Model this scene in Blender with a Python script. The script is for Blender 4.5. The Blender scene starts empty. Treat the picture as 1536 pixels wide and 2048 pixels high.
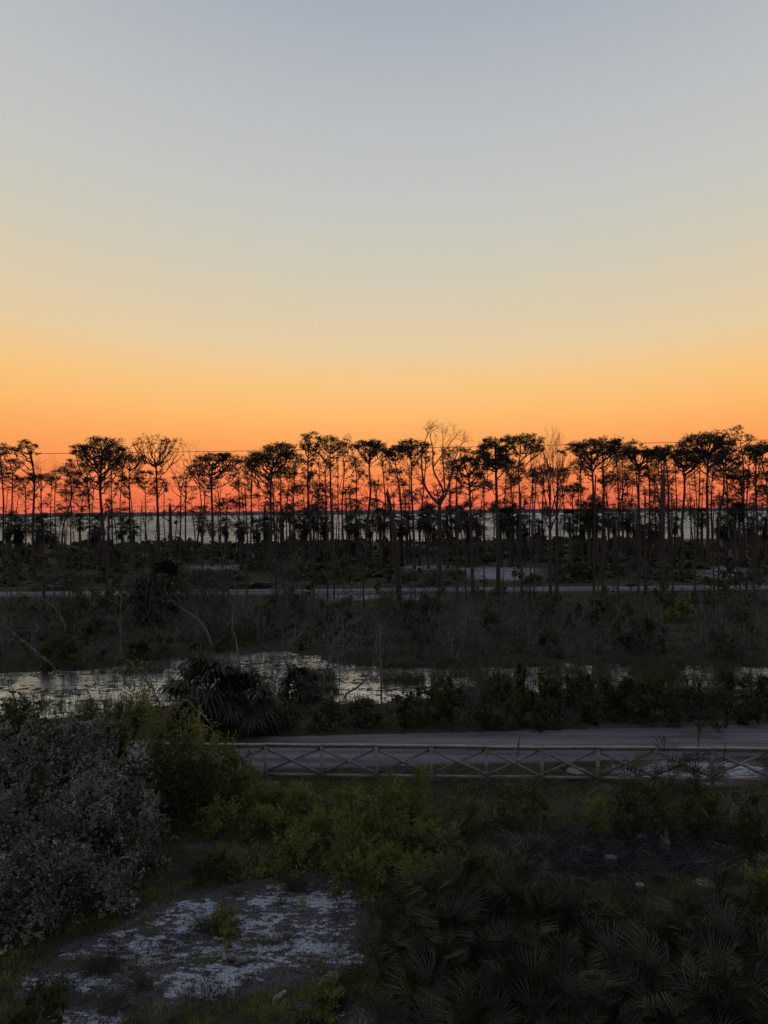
import bpy, math, random
import numpy as np
from mathutils import Matrix, Vector

rng = np.random.default_rng(11)
random.seed(11)
scene = bpy.context.scene
col = scene.collection

# ------------------------------------------------------------------ camera
H = 11.2            # eye height, third-floor balcony
F = 1500.0          # focal length in pixels of the 1536 x 2048 photograph
cam_d = bpy.data.cameras.new('camera')
cam = bpy.data.objects.new('camera', cam_d)
col.objects.link(cam)
cam_d.sensor_fit = 'VERTICAL'
cam_d.sensor_height = 24.0
cam_d.lens = F / 2048 * 24.0
cam_d.clip_start = 0.1
cam_d.clip_end = 40000
CM = Matrix.Translation((0, 0, H)) @ Matrix.Rotation(math.pi / 2 + math.radians(0.08), 4, 'X') @ Matrix.Rotation(-0.0088, 4, 'Z')
cam.matrix_world = CM
scene.camera = cam
scene.render.resolution_x, scene.render.resolution_y = 768, 1024

# ------------------------------------------------------------------ sky
world = bpy.data.worlds.new('World')
scene.world = world
world.use_nodes = True
wn = world.node_tree
bg = wn.nodes['Background']


def lin(c):
    return tuple(((v / 255) / 12.92 if v / 255 <= 0.04045 else ((v / 255 + 0.055) / 1.055) ** 2.4) for v in c)


tc = wn.nodes.new('ShaderNodeTexCoord')
sp = wn.nodes.new('ShaderNodeSeparateXYZ')
wn.links.new(tc.outputs['Generated'], sp.inputs[0])


# the glow is strongest towards the sunken sun, a little right of straight ahead, and reddens and dims away from it
AZ = math.radians(6)
nrm_ = wn.nodes.new('ShaderNodeVectorMath')
nrm_.operation = 'MULTIPLY'
nrm_.inputs[1].default_value = (1, 1, 0)
wn.links.new(tc.outputs['Generated'], nrm_.inputs[0])
nr2 = wn.nodes.new('ShaderNodeVectorMath')
nr2.operation = 'NORMALIZE'
wn.links.new(nrm_.outputs[0], nr2.inputs[0])
dt = wn.nodes.new('ShaderNodeVectorMath')
dt.operation = 'DOT_PRODUCT'
dt.inputs[1].default_value = (math.sin(AZ), math.cos(AZ), 0)
wn.links.new(nr2.outputs[0], dt.inputs[0])
zf = wn.nodes.new('ShaderNodeMapRange')
zf.inputs['From Min'].default_value = 0.6
zf.inputs['From Max'].default_value = 1.0
zf.inputs['To Min'].default_value = 0.72
zf.inputs['To Max'].default_value = 1.0
wn.links.new(dt.outputs['Value'], zf.inputs[0])
zz = wn.nodes.new('ShaderNodeMath')
zz.operation = 'MULTIPLY'
wn.links.new(sp.outputs['Z'], zz.inputs[0])
wn.links.new(zf.outputs[0], zz.inputs[1])


def ramp(stops):
    r = wn.nodes.new('ShaderNodeValToRGB')
    e = r.color_ramp.elements
    e[0].position, e[0].color = stops[0][0], (*stops[0][1], 1)
    e[1].position, e[1].color = stops[-1][0], (*stops[-1][1], 1)
    for p, c in stops[1:-1]:
        n = e.new(p)
        n.color = (*c, 1)
    wn.links.new(zz.outputs[0], r.inputs[0])
    return r


sky_px = [(1028, (234, 103, 80)), (1003, (245, 115, 78)), (965, (249, 127, 76)), (925, (252, 147, 81)), (880, (253, 167, 90)),
          (830, (254, 186, 107)), (770, (249, 198, 130)), (700, (232, 204, 160)), (600, (218, 204, 177)),
          (500, (206, 202, 187)), (400, (198, 199, 193)), (256, (188, 192, 194)), (128, (179, 184, 191)), (0, (168, 175, 187))]
dawn = [(max(0.0, math.sin(math.atan((1026 - y) / F))), lin(c)) for y, c in sky_px] + [(0.8, (0.29, 0.355, 0.47)), (1.0, (0.24, 0.315, 0.45))]
dusk = [(0.0, (0.22, 0.2, 0.25)), (0.12, (0.34, 0.28, 0.31)), (0.3, (0.33, 0.33, 0.4)), (0.6, (0.27, 0.33, 0.45)), (1.0, (0.24, 0.315, 0.45))]
ra, rb = ramp(dawn), ramp(dusk)
mr = wn.nodes.new('ShaderNodeMapRange')
mr.interpolation_type = 'SMOOTHSTEP'
mr.inputs['From Min'].default_value = -0.55
mr.inputs['From Max'].default_value = 0.75
wn.links.new(sp.outputs['Y'], mr.inputs[0])
mx = wn.nodes.new('ShaderNodeMixRGB')
wn.links.new(mr.outputs[0], mx.inputs[0])
wn.links.new(rb.outputs[0], mx.inputs[1])
wn.links.new(ra.outputs[0], mx.inputs[2])
sky = wn.nodes.new('ShaderNodeTexSky')
sky.sky_type = 'NISHITA'
sky.sun_disc = False
sky.sun_elevation = math.radians(-1.5)
sky.sun_rotation = 0.0
mx2 = wn.nodes.new('ShaderNodeMixRGB')
mx2.inputs[0].default_value = 0.04
wn.links.new(mx.outputs[0], mx2.inputs[1])
wn.links.new(sky.outputs[0], mx2.inputs[2])
wn.links.new(mx2.outputs[0], bg.inputs[0])
bg.inputs[1].default_value = 1.0

# the sun is still under the horizon: only its glow grazes in from ahead
sun_d = bpy.data.lights.new('sun', 'SUN')
sun_d.energy = 0.08
sun_d.angle = math.radians(30)
sun_d.color = (1.0, 0.5, 0.25)
sun = bpy.data.objects.new('sun', sun_d)
col.objects.link(sun)
sun.rotation_euler = (math.radians(-86), 0, 0)     # travels from +Y towards the camera, slightly down

vs = scene.view_settings
vs.view_transform = 'Standard'
vs.look = 'None'
vs.exposure = 0.0
vs.gamma = 1.0
vs.use_curve_mapping = False
scene.cycles.max_bounces = 5
scene.cycles.diffuse_bounces = 3
scene.cycles.glossy_bounces = 2
scene.cycles.transmission_bounces = 2
scene.cycles.transparent_max_bounces = 4
scene.cycles.use_denoising = True

# ------------------------------------------------------------------ pixel -> place
CAM_R = np.array(CM.to_3x3())


def ray(px, py):
    d = CAM_R @ np.array([(px - 768) / F, -(py - 1024) / F, -1.0])
    return d / d[1]


def G(px, py, z=0.0):
    """point of the flat ground seen at a pixel of the photograph"""
    d = ray(px, py)
    t = (H - z) / -d[2]
    return np.array([d[0] * t, t, z])


def A(px, py, D):
    """point at distance D seen at a pixel"""
    d = ray(px, py)
    return np.array([d[0] * D, D, H + d[2] * D])


# ------------------------------------------------------------------ mesh helpers
def make_mesh(name, V, quads=None, tris=None, smooth=False):
    me = bpy.data.meshes.new(name)
    V = np.asarray(V, dtype=np.float32).reshape(-1, 3)
    nq = 0 if quads is None else len(quads)
    nt = 0 if tris is None else len(tris)
    loops = []
    if nq:
        loops.append(np.asarray(quads, dtype=np.int32).ravel())
    if nt:
        loops.append(np.asarray(tris, dtype=np.int32).ravel())
    L = np.concatenate(loops)
    me.vertices.add(len(V))
    me.vertices.foreach_set('co', V.ravel())
    me.loops.add(len(L))
    me.loops.foreach_set('vertex_index', L)
    me.polygons.add(nq + nt)
    st = np.concatenate([np.arange(nq) * 4, nq * 4 + np.arange(nt) * 3]).astype(np.int32)
    me.polygons.foreach_set('loop_start', st)
    me.update(calc_edges=True)
    if smooth:
        me.polygons.foreach_set('use_smooth', np.ones(nq + nt, dtype=bool))
    return me


class MB:
    """collects pieces of one mesh"""

    def __init__(self):
        self.V, self.Q, self.T, self.n = [], [], [], 0

    def add(self, V, Q=None, T=None):
        V = np.asarray(V, dtype=float).reshape(-1, 3)
        self.V.append(V)
        if Q is not None and len(Q):
            self.Q.append(np.asarray(Q) + self.n)
        if T is not None and len(T):
            self.T.append(np.asarray(T) + self.n)
        self.n += len(V)
        return self

    def box(self, lo, hi):
        (a, b, c), (d, e, f) = lo, hi
        V = [(a, b, c), (d, b, c), (d, e, c), (a, e, c), (a, b, f), (d, b, f), (d, e, f), (a, e, f)]
        return self.add(V, [(0, 3, 2, 1), (4, 5, 6, 7), (0, 1, 5, 4), (1, 2, 6, 5), (2, 3, 7, 6), (3, 0, 4, 7)])

    def beam(self, p, q, w, h, jitter=0.0):
        """rectangular timber from p to q, w across, h high"""
        p, q = np.array(p, float), np.array(q, float)
        d = q - p
        d /= np.linalg.norm(d)
        up = np.array([0, 0, 1.0]) if abs(d[2]) < 0.9 else np.array([0, 1.0, 0])
        s = np.cross(d, up)
        s /= np.linalg.norm(s)
        u = np.cross(s, d)
        V = []
        for c in (p, q):
            for a, b in ((-1, -1), (1, -1), (1, 1), (-1, 1)):
                V.append(c + s * a * w / 2 + u * b * h / 2 + rng.normal(0, jitter, 3))
        return self.add(V, [(0, 1, 2, 3), (7, 6, 5, 4), (0, 4, 5, 1), (1, 5, 6, 2), (2, 6, 7, 3), (3, 7, 4, 0)])

    def segs(self, P0, P1, R0, R1, k=4):
        P0, P1 = np.asarray(P0, float).reshape(-1, 3), np.asarray(P1, float).reshape(-1, 3)
        n = len(P0)
        if n == 0:
            return self
        R0, R1 = np.broadcast_to(R0, n), np.broadcast_to(R1, n)
        d = P1 - P0
        d /= np.linalg.norm(d, axis=1, keepdims=True) + 1e-9
        ref = np.where(np.abs(d[:, 2:3]) < 0.9, np.array([[0, 0, 1.0]]), np.array([[1.0, 0, 0]]))
        s = np.cross(d, ref)
        s /= np.linalg.norm(s, axis=1, keepdims=True) + 1e-9
        u = np.cross(s, d)
        a = np.arange(k) / k * 2 * math.pi
        ring = s[:, None, :] * np.cos(a)[None, :, None] + u[:, None, :] * np.sin(a)[None, :, None]
        V = np.concatenate([P0[:, None, :] + ring * R0[:, None, None], P1[:, None, :] + ring * R1[:, None, None]], axis=1)
        b = np.arange(n)[:, None] * 2 * k
        i = np.arange(k)[None, :]
        j = (i + 1) % k
        Q = np.stack([b + i, b + j, b + j + k, b + i + k], axis=-1).reshape(-1, 4)
        return self.add(V.reshape(-1, 3), Q)

    def tube(self, P, R, k=8, rough=0.0, cap=True):
        P = np.asarray(P, float)
        n = len(P)
        R = np.broadcast_to(R, n)
        d = np.gradient(P, axis=0)
        d /= np.linalg.norm(d, axis=1, keepdims=True) + 1e-9
        m = d.mean(0)
        ref = np.array([1.0, 0, 0]) if abs(m[0]) < 0.8 * np.linalg.norm(m) else np.array([0, 0, 1.0])
        s = np.cross(d, ref)
        s /= np.linalg.norm(s, axis=1, keepdims=True) + 1e-9
        u = np.cross(s, d)
        a = np.arange(k) / k * 2 * math.pi
        ring = s[:, None, :] * np.cos(a)[None, :, None] + u[:, None, :] * np.sin(a)[None, :, None]
        RR = R[:, None] * (1 + rng.normal(0, rough, (n, k)))
        V = (P[:, None, :] + ring * RR[:, :, None]).reshape(-1, 3)
        b = np.arange(n - 1)[:, None] * k
        i = np.arange(k)[None, :]
        j = (i + 1) % k
        Q = np.stack([b + i, b + j, b + j + k, b + i + k], axis=-1).reshape(-1, 4)
        T = None
        if cap:
            V = np.vstack([V, P[-1], P[0]])
            e = (n - 1) * k
            T = [(e + q, e + (q + 1) % k, n * k) for q in range(k)] + [((q + 1) % k, q, n * k + 1) for q in range(k)]
        return self.add(V, Q, T)

    def blades(self, C, Dr, L, W):
        """triangular blades: needles, grass"""
        C, Dr = np.asarray(C, float), np.asarray(Dr, float)
        n = len(C)
        r = rng.normal(size=(n, 3))
        s = np.cross(Dr, r)
        s /= np.linalg.norm(s, axis=1, keepdims=True) + 1e-9
        L, W = np.broadcast_to(L, n)[:, None], np.broadcast_to(W, n)[:, None]
        V = np.stack([C - s * W / 2, C + s * W / 2, C + Dr * L], axis=1)
        return self.add(V.reshape(-1, 3), None, np.arange(n * 3).reshape(-1, 3))

    def leaves(self, C, Dr, L, W, up=0.35):
        """pointed oval leaves, one quad each"""
        C, Dr = np.asarray(C, float), np.asarray(Dr, float)
        n = len(C)
        r = rng.normal(size=(n, 3))
        s = np.cross(Dr, r)
        s /= np.linalg.norm(s, axis=1, keepdims=True) + 1e-9
        L, W = np.broadcast_to(L, n)[:, None], np.broadcast_to(W, n)[:, None]
        nm = np.cross(s, Dr)
        V = np.stack([C, C + Dr * L * 0.5 + s * W / 2 + nm * W * 0.12, C + Dr * L, C + Dr * L * 0.5 - s * W / 2 + nm * W * 0.12], axis=1)
        return self.add(V.reshape(-1, 3), np.arange(n * 4).reshape(-1, 4))

    def mesh(self, name, smooth=False):
        return make_mesh(name, np.concatenate(self.V), np.concatenate(self.Q) if self.Q else None,
                         np.concatenate(self.T) if self.T else None, smooth)

    def build(self, name, mat, parent=None, loc=None, smooth=False):
        return obj(name, self.mesh(name, smooth), mat, parent, loc)


def obj(name, me, mat=None, parent=None, loc=None, rot=None, scale=None):
    o = bpy.data.objects.new(name, me)
    col.objects.link(o)
    if mat is not None and me is not None and not me.materials:
        me.materials.append(mat)
    if parent is not None:
        o.parent = parent
    if loc is not None:
        o.location = [float(v) for v in loc]
    if rot is not None:
        o.rotation_euler = rot
    if scale is not None:
        o.scale = scale
    return o


def tag(o, label=None, cat=None, group=None, kind=None):
    if label:
        o['label'] = label
    if cat:
        o['category'] = cat
    if group:
        o['group'] = group
    if kind:
        o['kind'] = kind
    return o


def thing(name, label, cat, loc=(0, 0, 0), group=None, rz=0.0):
    o = bpy.data.objects.new(name, None)
    col.objects.link(o)
    o.location = [float(v) for v in loc]
    o.rotation_euler = (0, 0, rz)
    o.empty_display_size = 0.3
    return tag(o, label, cat, group)


ORD = ['leftmost', 'second from the left', 'third from the left', 'fourth from the left', 'fifth from the left', 'sixth from the left',
       'seventh from the left', 'eighth from the left', 'ninth from the left', 'tenth from the left', 'eleventh from the left',
       'twelfth from the left', 'thirteenth from the left', 'fourteenth from the left', 'fifteenth from the left',
       'sixteenth from the left', 'seventeenth from the left', 'eighteenth from the left', 'nineteenth from the left', 'twentieth from the left']


def order(i, n):
    if n == 1:
        return 'the only one'
    return 'rightmost' if i == n - 1 else ('second from the right' if i == n - 2 and n > 3 else ORD[i])


def unit(v):
    v = np.asarray(v, float)
    return v / (np.linalg.norm(v, axis=-1, keepdims=True) + 1e-9)


def bez(a, b, c, n):
    t = np.linspace(0, 1, n)[:, None]
    return (1 - t) ** 2 * a + 2 * t * (1 - t) * b + t * t * c


LAND = [(4, 'left picture edge'), (62, 'leaning lopsided pine'), (84, 'small fanned leafless tree'), (143, 'leaning leafless tree'), (208, 'dominant broad pine'), (262, 'loose flat-crowned pine'), (316, 'airy umbrella pine'), (362, 'leafless spreading tree'),
        (423, 'broad upswept-limbed pine'), (456, 'short flat-capped pine'), (500, 'slim airy-crowned pine'), (544, 'three-tier spreading pine'), (581, 'pole-like thin pine'), (619, 'left pine of the pair'), (664, 'bonnet-crowned pine'),
        (709, 'straggling sparse pine'), (737, 'crooked leaning central pine'), (782, 'broken central snag'), (826, 'high-crowned central pine'), (880, 'forked leafless giant'), (916, 'pine behind the forked giant'), (941, 'near split-crowned pine'), (994, 'heavy ragged-crowned pine'),
        (1038, 'curved feathery pine'), (1066, 'pine under the feathery crown'), (1106, 'upright bare trees'), (1146, 'low rounded-cap pine'), (1186, 'double-domed pine'), (1248, 'slim drooping-crowned pine'), (1281, 'left flat-canopy pine'), (1305, 'twin-stem pine'),
        (1335, 'raised-crown joining pine'), (1368, 'thick heavy-crowned pine'), (1415, 'great wide-crowned pine'), (1446, 'slanting pine'), (1485, 'tall scraggy pine'), (1512, 'dense right-edge pine')]
NTH = ['first', 'second', 'third', 'fourth', 'fifth', 'sixth', 'seventh', 'eighth', 'ninth', 'tenth']


def landmark_labels(xs_, what, where):
    '''each thing is told by the skyline tree nearest to it'''
    b_ = {}
    for i, x in enumerate(xs_):
        lx, ph_ = min(LAND, key=lambda l: abs(l[0] - x))
        b_.setdefault((ph_, 'left' if x < lx else 'right'), []).append((abs(x - lx), i))
    res = [None] * len(xs_)
    for (ph_, side), v in b_.items():
        for k, (_, i) in enumerate(sorted(v)):
            res[i] = '%s %s, %s %s of %s' % (what, where, NTH[k], side, ph_)
    return res


# ------------------------------------------------------------------ materials
def new_mat(name):
    m = bpy.data.materials.new(name)
    m.use_nodes = True
    return m, m.node_tree, m.node_tree.nodes['Principled BSDF']


def noise(nt, scale, detail=4, coord='Object', vec=None):
    n = nt.nodes.new('ShaderNodeTexNoise')
    n.inputs['Scale'].default_value = scale
    n.inputs['Detail'].default_value = detail
    if vec is None:
        t = nt.nodes.new('ShaderNodeTexCoord')
        nt.links.new(t.outputs[coord], n.inputs['Vector'])
    else:
        nt.links.new(vec, n.inputs['Vector'])
    return n


def cramp(nt, fac, stops):
    r = nt.nodes.new('ShaderNodeValToRGB')
    e = r.color_ramp.elements
    e[0].position, e[0].color = stops[0][0], (*stops[0][1], 1)
    e[1].position, e[1].color = stops[-1][0], (*stops[-1][1], 1)
    for p, c in stops[1:-1]:
        n = e.new(p)
        n.color = (*c, 1)
    nt.links.new(fac, r.inputs[0])
    return r


def leaf_mat(name, c1, c2, c3=None, rough=0.5, spec=0.4, trans=0.3, tcol=None, scale=0.9):
    """leaves: tone varies leaf by leaf and in drifts, thin enough to glow when lit from behind"""
    m, nt, p = new_mat(name)
    g = nt.nodes.new('ShaderNodeNewGeometry')
    n = noise(nt, scale, 3)
    mth = nt.nodes.new('ShaderNodeMath')
    mth.operation = 'MULTIPLY_ADD'
    mth.inputs[1].default_value = 0.45
    nt.links.new(g.outputs['Random Per Island'], mth.inputs[0])
    sub = nt.nodes.new('ShaderNodeMath')
    sub.operation = 'MULTIPLY_ADD'
    sub.inputs[1].default_value = 1.6
    sub.inputs[2].default_value = -0.52
    nt.links.new(n.outputs[0], sub.inputs[0])
    nt.links.new(sub.outputs[0], mth.inputs[2])
    st = [(0.1, c1), (0.75, c2)] + ([(1.0, c3)] if c3 else [])
    r = cramp(nt, mth.outputs[0], st)
    nt.links.new(r.outputs[0], p.inputs['Base Color'])
    p.inputs['Roughness'].default_value = rough
    p.inputs['Specular IOR Level'].default_value = spec
    if trans > 0:
        t = nt.nodes.new('ShaderNodeBsdfTranslucent')
        if tcol:
            t.inputs[0].default_value = (*tcol, 1)
        else:
            nt.links.new(r.outputs[0], t.inputs[0])
        ms = nt.nodes.new('ShaderNodeMixShader')
        ms.inputs[0].default_value = trans
        out = nt.nodes['Material Output']
        nt.links.new(p.outputs[0], ms.inputs[1])
        nt.links.new(t.outputs[0], ms.inputs[2])
        nt.links.new(ms.outputs[0], out.inputs[0])
    return m


def rough_mat(name, c1, c2, scale=6.0, rough=0.85, spec=0.3, bump=0.0, stretch=None, detail=5):
    m, nt, p = new_mat(name)
    vec = None
    if stretch:
        t = nt.nodes.new('ShaderNodeTexCoord')
        mp = nt.nodes.new('ShaderNodeMapping')
        mp.inputs['Scale'].default_value = stretch
        nt.links.new(t.outputs['Object'], mp.inputs[0])
        vec = mp.outputs[0]
    n = noise(nt, scale, detail, vec=vec)
    r = cramp(nt, n.outputs[0], [(0.32, c1), (0.68, c2)])
    nt.links.new(r.outputs[0], p.inputs['Base Color'])
    p.inputs['Roughness'].default_value = rough
    p.inputs['Specular IOR Level'].default_value = spec
    if bump:
        b = nt.nodes.new('ShaderNodeBump')
        b.inputs['Strength'].default_value = bump
        b.inputs['Distance'].default_value = 0.03
        nt.links.new(n.outputs[0], b.inputs['Height'])
        nt.links.new(b.outputs[0], p.inputs['Normal'])
    return m


M = {}
M['bark'] = rough_mat('pine_bark', (0.018, 0.013, 0.011), (0.048, 0.034, 0.026), 5, 0.75, 0.5, 0.6, (1, 1, 0.25))
M['needle'] = leaf_mat('pine_needles', (0.018, 0.03, 0.012), (0.045, 0.06, 0.02), (0.075, 0.075, 0.03), 0.6, 0.3, 0.25, scale=0.4)
M['deadwood'] = rough_mat('dead_wood', (0.05, 0.046, 0.04), (0.17, 0.16, 0.14), 7, 0.8, 0.3, 0.4, (1, 1, 0.2))
M['twig'] = rough_mat('grey_twigs', (0.028, 0.026, 0.023), (0.1, 0.095, 0.085), 1.2, 0.8, 0.3)
M['palewood'] = rough_mat('pale_bleached_wood', (0.09, 0.085, 0.075), (0.26, 0.245, 0.215), 5, 0.75, 0.3, 0.3)
M['mauvetwig'] = rough_mat('mauve_twigs', (0.035, 0.033, 0.04), (0.1, 0.095, 0.115), 1.2, 0.8, 0.3)
M['brush'] = leaf_mat('dead_brush', (0.02, 0.019, 0.021), (0.06, 0.056, 0.062), (0.17, 0.16, 0.165), 0.8, 0.2, 0.0, scale=1.5)
M['palmleaf'] = leaf_mat('palm_leaf', (0.014, 0.019, 0.009), (0.032, 0.04, 0.016), (0.06, 0.062, 0.03), 0.6, 0.2, 0.15)
M['deadpalm'] = leaf_mat('dead_palm_leaf', (0.05, 0.042, 0.032), (0.13, 0.115, 0.09), None, 0.7, 0.3, 0.1)
M['deadskirt'] = leaf_mat('hanging_dead_palm_leaf', (0.03, 0.028, 0.022), (0.085, 0.078, 0.062), None, 0.75, 0.2, 0.1)
M['deadfar'] = leaf_mat('dead_palm_leaf_dark', (0.02, 0.019, 0.014), (0.05, 0.046, 0.036), None, 0.8, 0.1, 0.1)
M['palmtrunk'] = rough_mat('palm_trunk', (0.035, 0.03, 0.025), (0.08, 0.07, 0.06), 4, 0.85, 0.3, 0.6)
M['palmetto'] = leaf_mat('palmetto_leaf', (0.014, 0.019, 0.008), (0.033, 0.042, 0.016), (0.16, 0.165, 0.11), 0.45, 0.32, 0.15)
M['silver'] = leaf_mat('silver_shrub_leaf', (0.024, 0.03, 0.018), (0.19, 0.212, 0.17), (0.56, 0.58, 0.5), 0.5, 0.3, 0.12, scale=1.1)
M['green'] = leaf_mat('olive_green_leaf', (0.055, 0.063, 0.02), (0.22, 0.235, 0.062), (0.46, 0.465, 0.14), 0.65, 0.15, 0.35)
M['darkgreen'] = leaf_mat('dark_green_leaf', (0.022, 0.027, 0.011), (0.065, 0.075, 0.024), (0.14, 0.15, 0.05), 0.65, 0.15, 0.3)
M['olive'] = leaf_mat('scrub_leaf', (0.028, 0.034, 0.011), (0.08, 0.086, 0.024), (0.16, 0.15, 0.045), 0.6, 0.3, 0.2, scale=0.35)
M['grass'] = leaf_mat('grass_blade', (0.03, 0.034, 0.014), (0.06, 0.068, 0.024), (0.12, 0.11, 0.055), 0.6, 0.3, 0.3, scale=0.5)
M['drygrass'] = leaf_mat('dry_grass_blade', (0.045, 0.038, 0.026), (0.1, 0.085, 0.06), None, 0.7, 0.2, 0.2, scale=0.5)
M['fence'] = rough_mat('weathered_fence_timber', (0.1, 0.09, 0.082), (0.28, 0.262, 0.24), 3.2, 0.7, 0.35, 0.3, (1.2, 6, 6))
M['cut'] = rough_mat('fresh_cut_wood', (0.07, 0.065, 0.056), (0.15, 0.138, 0.12), 9, 0.7, 0.3)
M['litter'] = leaf_mat('fallen_litter', (0.02, 0.016, 0.014), (0.055, 0.045, 0.04), (0.1, 0.085, 0.075), 0.8, 0.2, 0.0, scale=2)
M['wire'] = rough_mat('black_cable', (0.02, 0.02, 0.02), (0.03, 0.03, 0.03), 3, 0.6, 0.3)

# ------------------------------------------------------------------ terrain
def vnoise(x, y, s, seed):
    """smooth value noise in numpy"""
    r = np.random.default_rng(seed)
    tab = r.random((64, 64))
    X, Y = np.asarray(x) / s, np.asarray(y) / s
    i, j = np.floor(X).astype(int), np.floor(Y).astype(int)
    fx, fy = X - i, Y - j
    fx, fy = fx * fx * (3 - 2 * fx), fy * fy * (3 - 2 * fy)
    a, b, c, d = tab[i % 64, j % 64], tab[(i + 1) % 64, j % 64], tab[i % 64, (j + 1) % 64], tab[(i + 1) % 64, (j + 1) % 64]
    return (a * (1 - fx) + b * fx) * (1 - fy) + (c * (1 - fx) + d * fx) * fy


def poly_sd(x, y, P):
    """signed distance to polygon, positive inside"""
    x, y = np.asarray(x, float), np.asarray(y, float)
    P = np.asarray(P)[:, :2]
    dmin = np.full(x.shape, 1e9)
    ins = np.zeros(x.shape, bool)
    for (ax, ay), (bx, by) in zip(P, np.roll(P, -1, 0)):
        ex, ey = bx - ax, by - ay
        t = np.clip(((x - ax) * ex + (y - ay) * ey) / (ex * ex + ey * ey + 1e-12), 0, 1)
        dmin = np.minimum(dmin, np.hypot(x - ax - t * ex, y - ay - t * ey))
        c = ((ay > y) != (by > y)) & (x < (bx - ax) * (y - ay) / (by - ay + 1e-12) + ax)
        ins ^= c
    return np.where(ins, dmin, -dmin)


ROAD = lambda x: (33.15 + 0.052 * x, 37.95 + 0.052 * x)
FAR_ROAD = lambda x: (105.0 + 0.004 * x, 111.4 + 0.004 * x)
pond_px = [(-420, 1352), (0, 1342), (110, 1339), (200, 1334), (330, 1316), (430, 1303), (560, 1299), (640, 1316), (690, 1326), (800, 1332), (950, 1335),
           (1100, 1331), (1250, 1327), (1430, 1326), (1560, 1334), (1600, 1350), (1530, 1370), (1440, 1374), (1300, 1364),
           (1200, 1366), (1110, 1378), (1000, 1362), (900, 1374), (860, 1386), (780, 1396), (690, 1401), (600, 1392), (480, 1392), (330, 1405), (190, 1424), (0, 1424), (-420, 1440)]
POND = np.array([G(*p) for p in pond_px])
_n = np.roll(POND, -1, 0)
POND = np.concatenate([POND + (_n - POND) * k / 8 for k in range(8)], 1).reshape(-1, 3)
_w = np.random.default_rng(3).normal(0, .6, (len(POND), 2))
_w = (_w + np.roll(_w, 1, 0)) * .6
POND[:, :2] += _w * np.array([.4, 1.0])
sand_px = [
    [(20, 1985), (110, 1905), (235, 1855), (330, 1800), (450, 1770), (560, 1752), (650, 1738), (725, 1775), (745, 1850), (745, 1930), (690, 1965),
     (560, 1968), (420, 2000), (330, 2012), (230, 1990), (120, 1985)],
    [(90, 2010), (200, 1995), (330, 2005), (320, 2045), (200, 2070), (60, 2070)],
    [(560, 2010), (700, 2000), (760, 2048), (600, 2060)],
    [(430, 1636), (495, 1632), (500, 1646), (440, 1650)], [(375, 1688), (430, 1684), (440, 1696), (385, 1700)],
    [(1215, 1535), (1310, 1520), (1510, 1518), (1560, 1560), (1440, 1572), (1320, 1566), (1230, 1562)],
    [(1180, 1449), (1700, 1438), (1700, 1449), (1180, 1456)],
    [(795, 1129), (905, 1131), (905, 1142), (800, 1141)], [(900, 1136), (1090, 1137), (1085, 1163), (930, 1160)],
    [(1385, 1140), (1440, 1130), (1505, 1134), (1490, 1158), (1400, 1160)], [(370, 1131), (505, 1133), (500, 1146), (380, 1143)],
    [(620, 1188), (880, 1188), (900, 1200), (640, 1203)],
]
SAND = [np.array([G(*p) for p in q]) for q in sand_px]


def hz(x, y):
    x, y = np.asarray(x, float), np.asarray(y, float)
    z = (vnoise(x, y, 5.0, 1) - 0.5) * 0.22 + (vnoise(x, y, 1.3, 2) - 0.5) * 0.09
    far = np.clip((y - 114) / 20, 0, 1)
    z = z + far * (vnoise(x, y, 23.0, 3) - 0.4) * 0.8
    a, b = ROAD(x)
    k = np.clip((np.maximum(a - y, y - b) - 0.2) / 1.5, 0, 1)
    z = z * k
    a, b = FAR_ROAD(x)
    k = np.clip((np.maximum(a - y, y - b) - 0.3) / 3, 0, 1)
    z = z * k
    near = (y > 38.5) & (y < 75) & (np.abs(x) < 90)
    sd = np.full(x.shape, -9.0)
    if near.any():
        sd[near] = poly_sd(x[near], y[near], POND)
    z = z * np.clip(-sd / 1.2, 0, 1) - 0.55 * np.clip((sd + 0.55) / 1.3, 0, 1)
    z = z - 3.0 * np.clip((y - 292) / 10, 0, 1)
    return z


def h1(x, y):
    return float(hz(np.array([x]), np.array([y]))[0])


def on(px, py):
    g = G(px, py)
    g[2] = h1(g[0], g[1])
    return g


def steps(*spans):
    v = [spans[0][0]]
    for a, b, d in spans:
        n = max(1, int(round((b - a) / d)))
        v += list(np.linspace(a, b, n + 1)[1:])
    return np.array(v)


xs = steps((-12000, -600, 1900), (-600, -120, 60), (-120, -40, 5), (-40, -14, 1), (-14, 14, 0.25), (14, 40, 1), (40, 120, 5), (120, 600, 60), (600, 12000, 1900))
ys = steps((-300, 10, 31), (10, 34, 0.25), (34, 64, 0.6), (64, 120, 1.5), (120, 320, 3), (320, 600, 70), (600, 14000, 2000))
XX, YY = np.meshgrid(xs, ys)
ZZ = hz(XX.ravel(), YY.ravel())
nx, ny = len(xs), len(ys)
idx = np.arange(nx * ny).reshape(ny, nx)
Q = np.stack([idx[:-1, :-1], idx[:-1, 1:], idx[1:, 1:], idx[1:, :-1]], -1).reshape(-1, 4)
gm = make_mesh('ground', np.stack([XX.ravel(), YY.ravel(), ZZ], -1), Q, smooth=True)
sandv = np.zeros(nx * ny)
xf, yf = XX.ravel(), YY.ravel()
vis = (yf < 200) & (np.abs(xf) < 120)
for P in SAND:
    d = P[:, 1].mean()
    w = 0.5 if d < 35 else (1.0 if d < 60 else 1.6)
    sd = poly_sd(xf[vis], yf[vis], P)
    sandv[vis] = np.maximum(sandv[vis], np.clip(0.5 + sd / (2 * w), 0, 1 if d < 60 else 1.15))
at = gm.attributes.new('sand', 'FLOAT', 'POINT')
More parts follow.
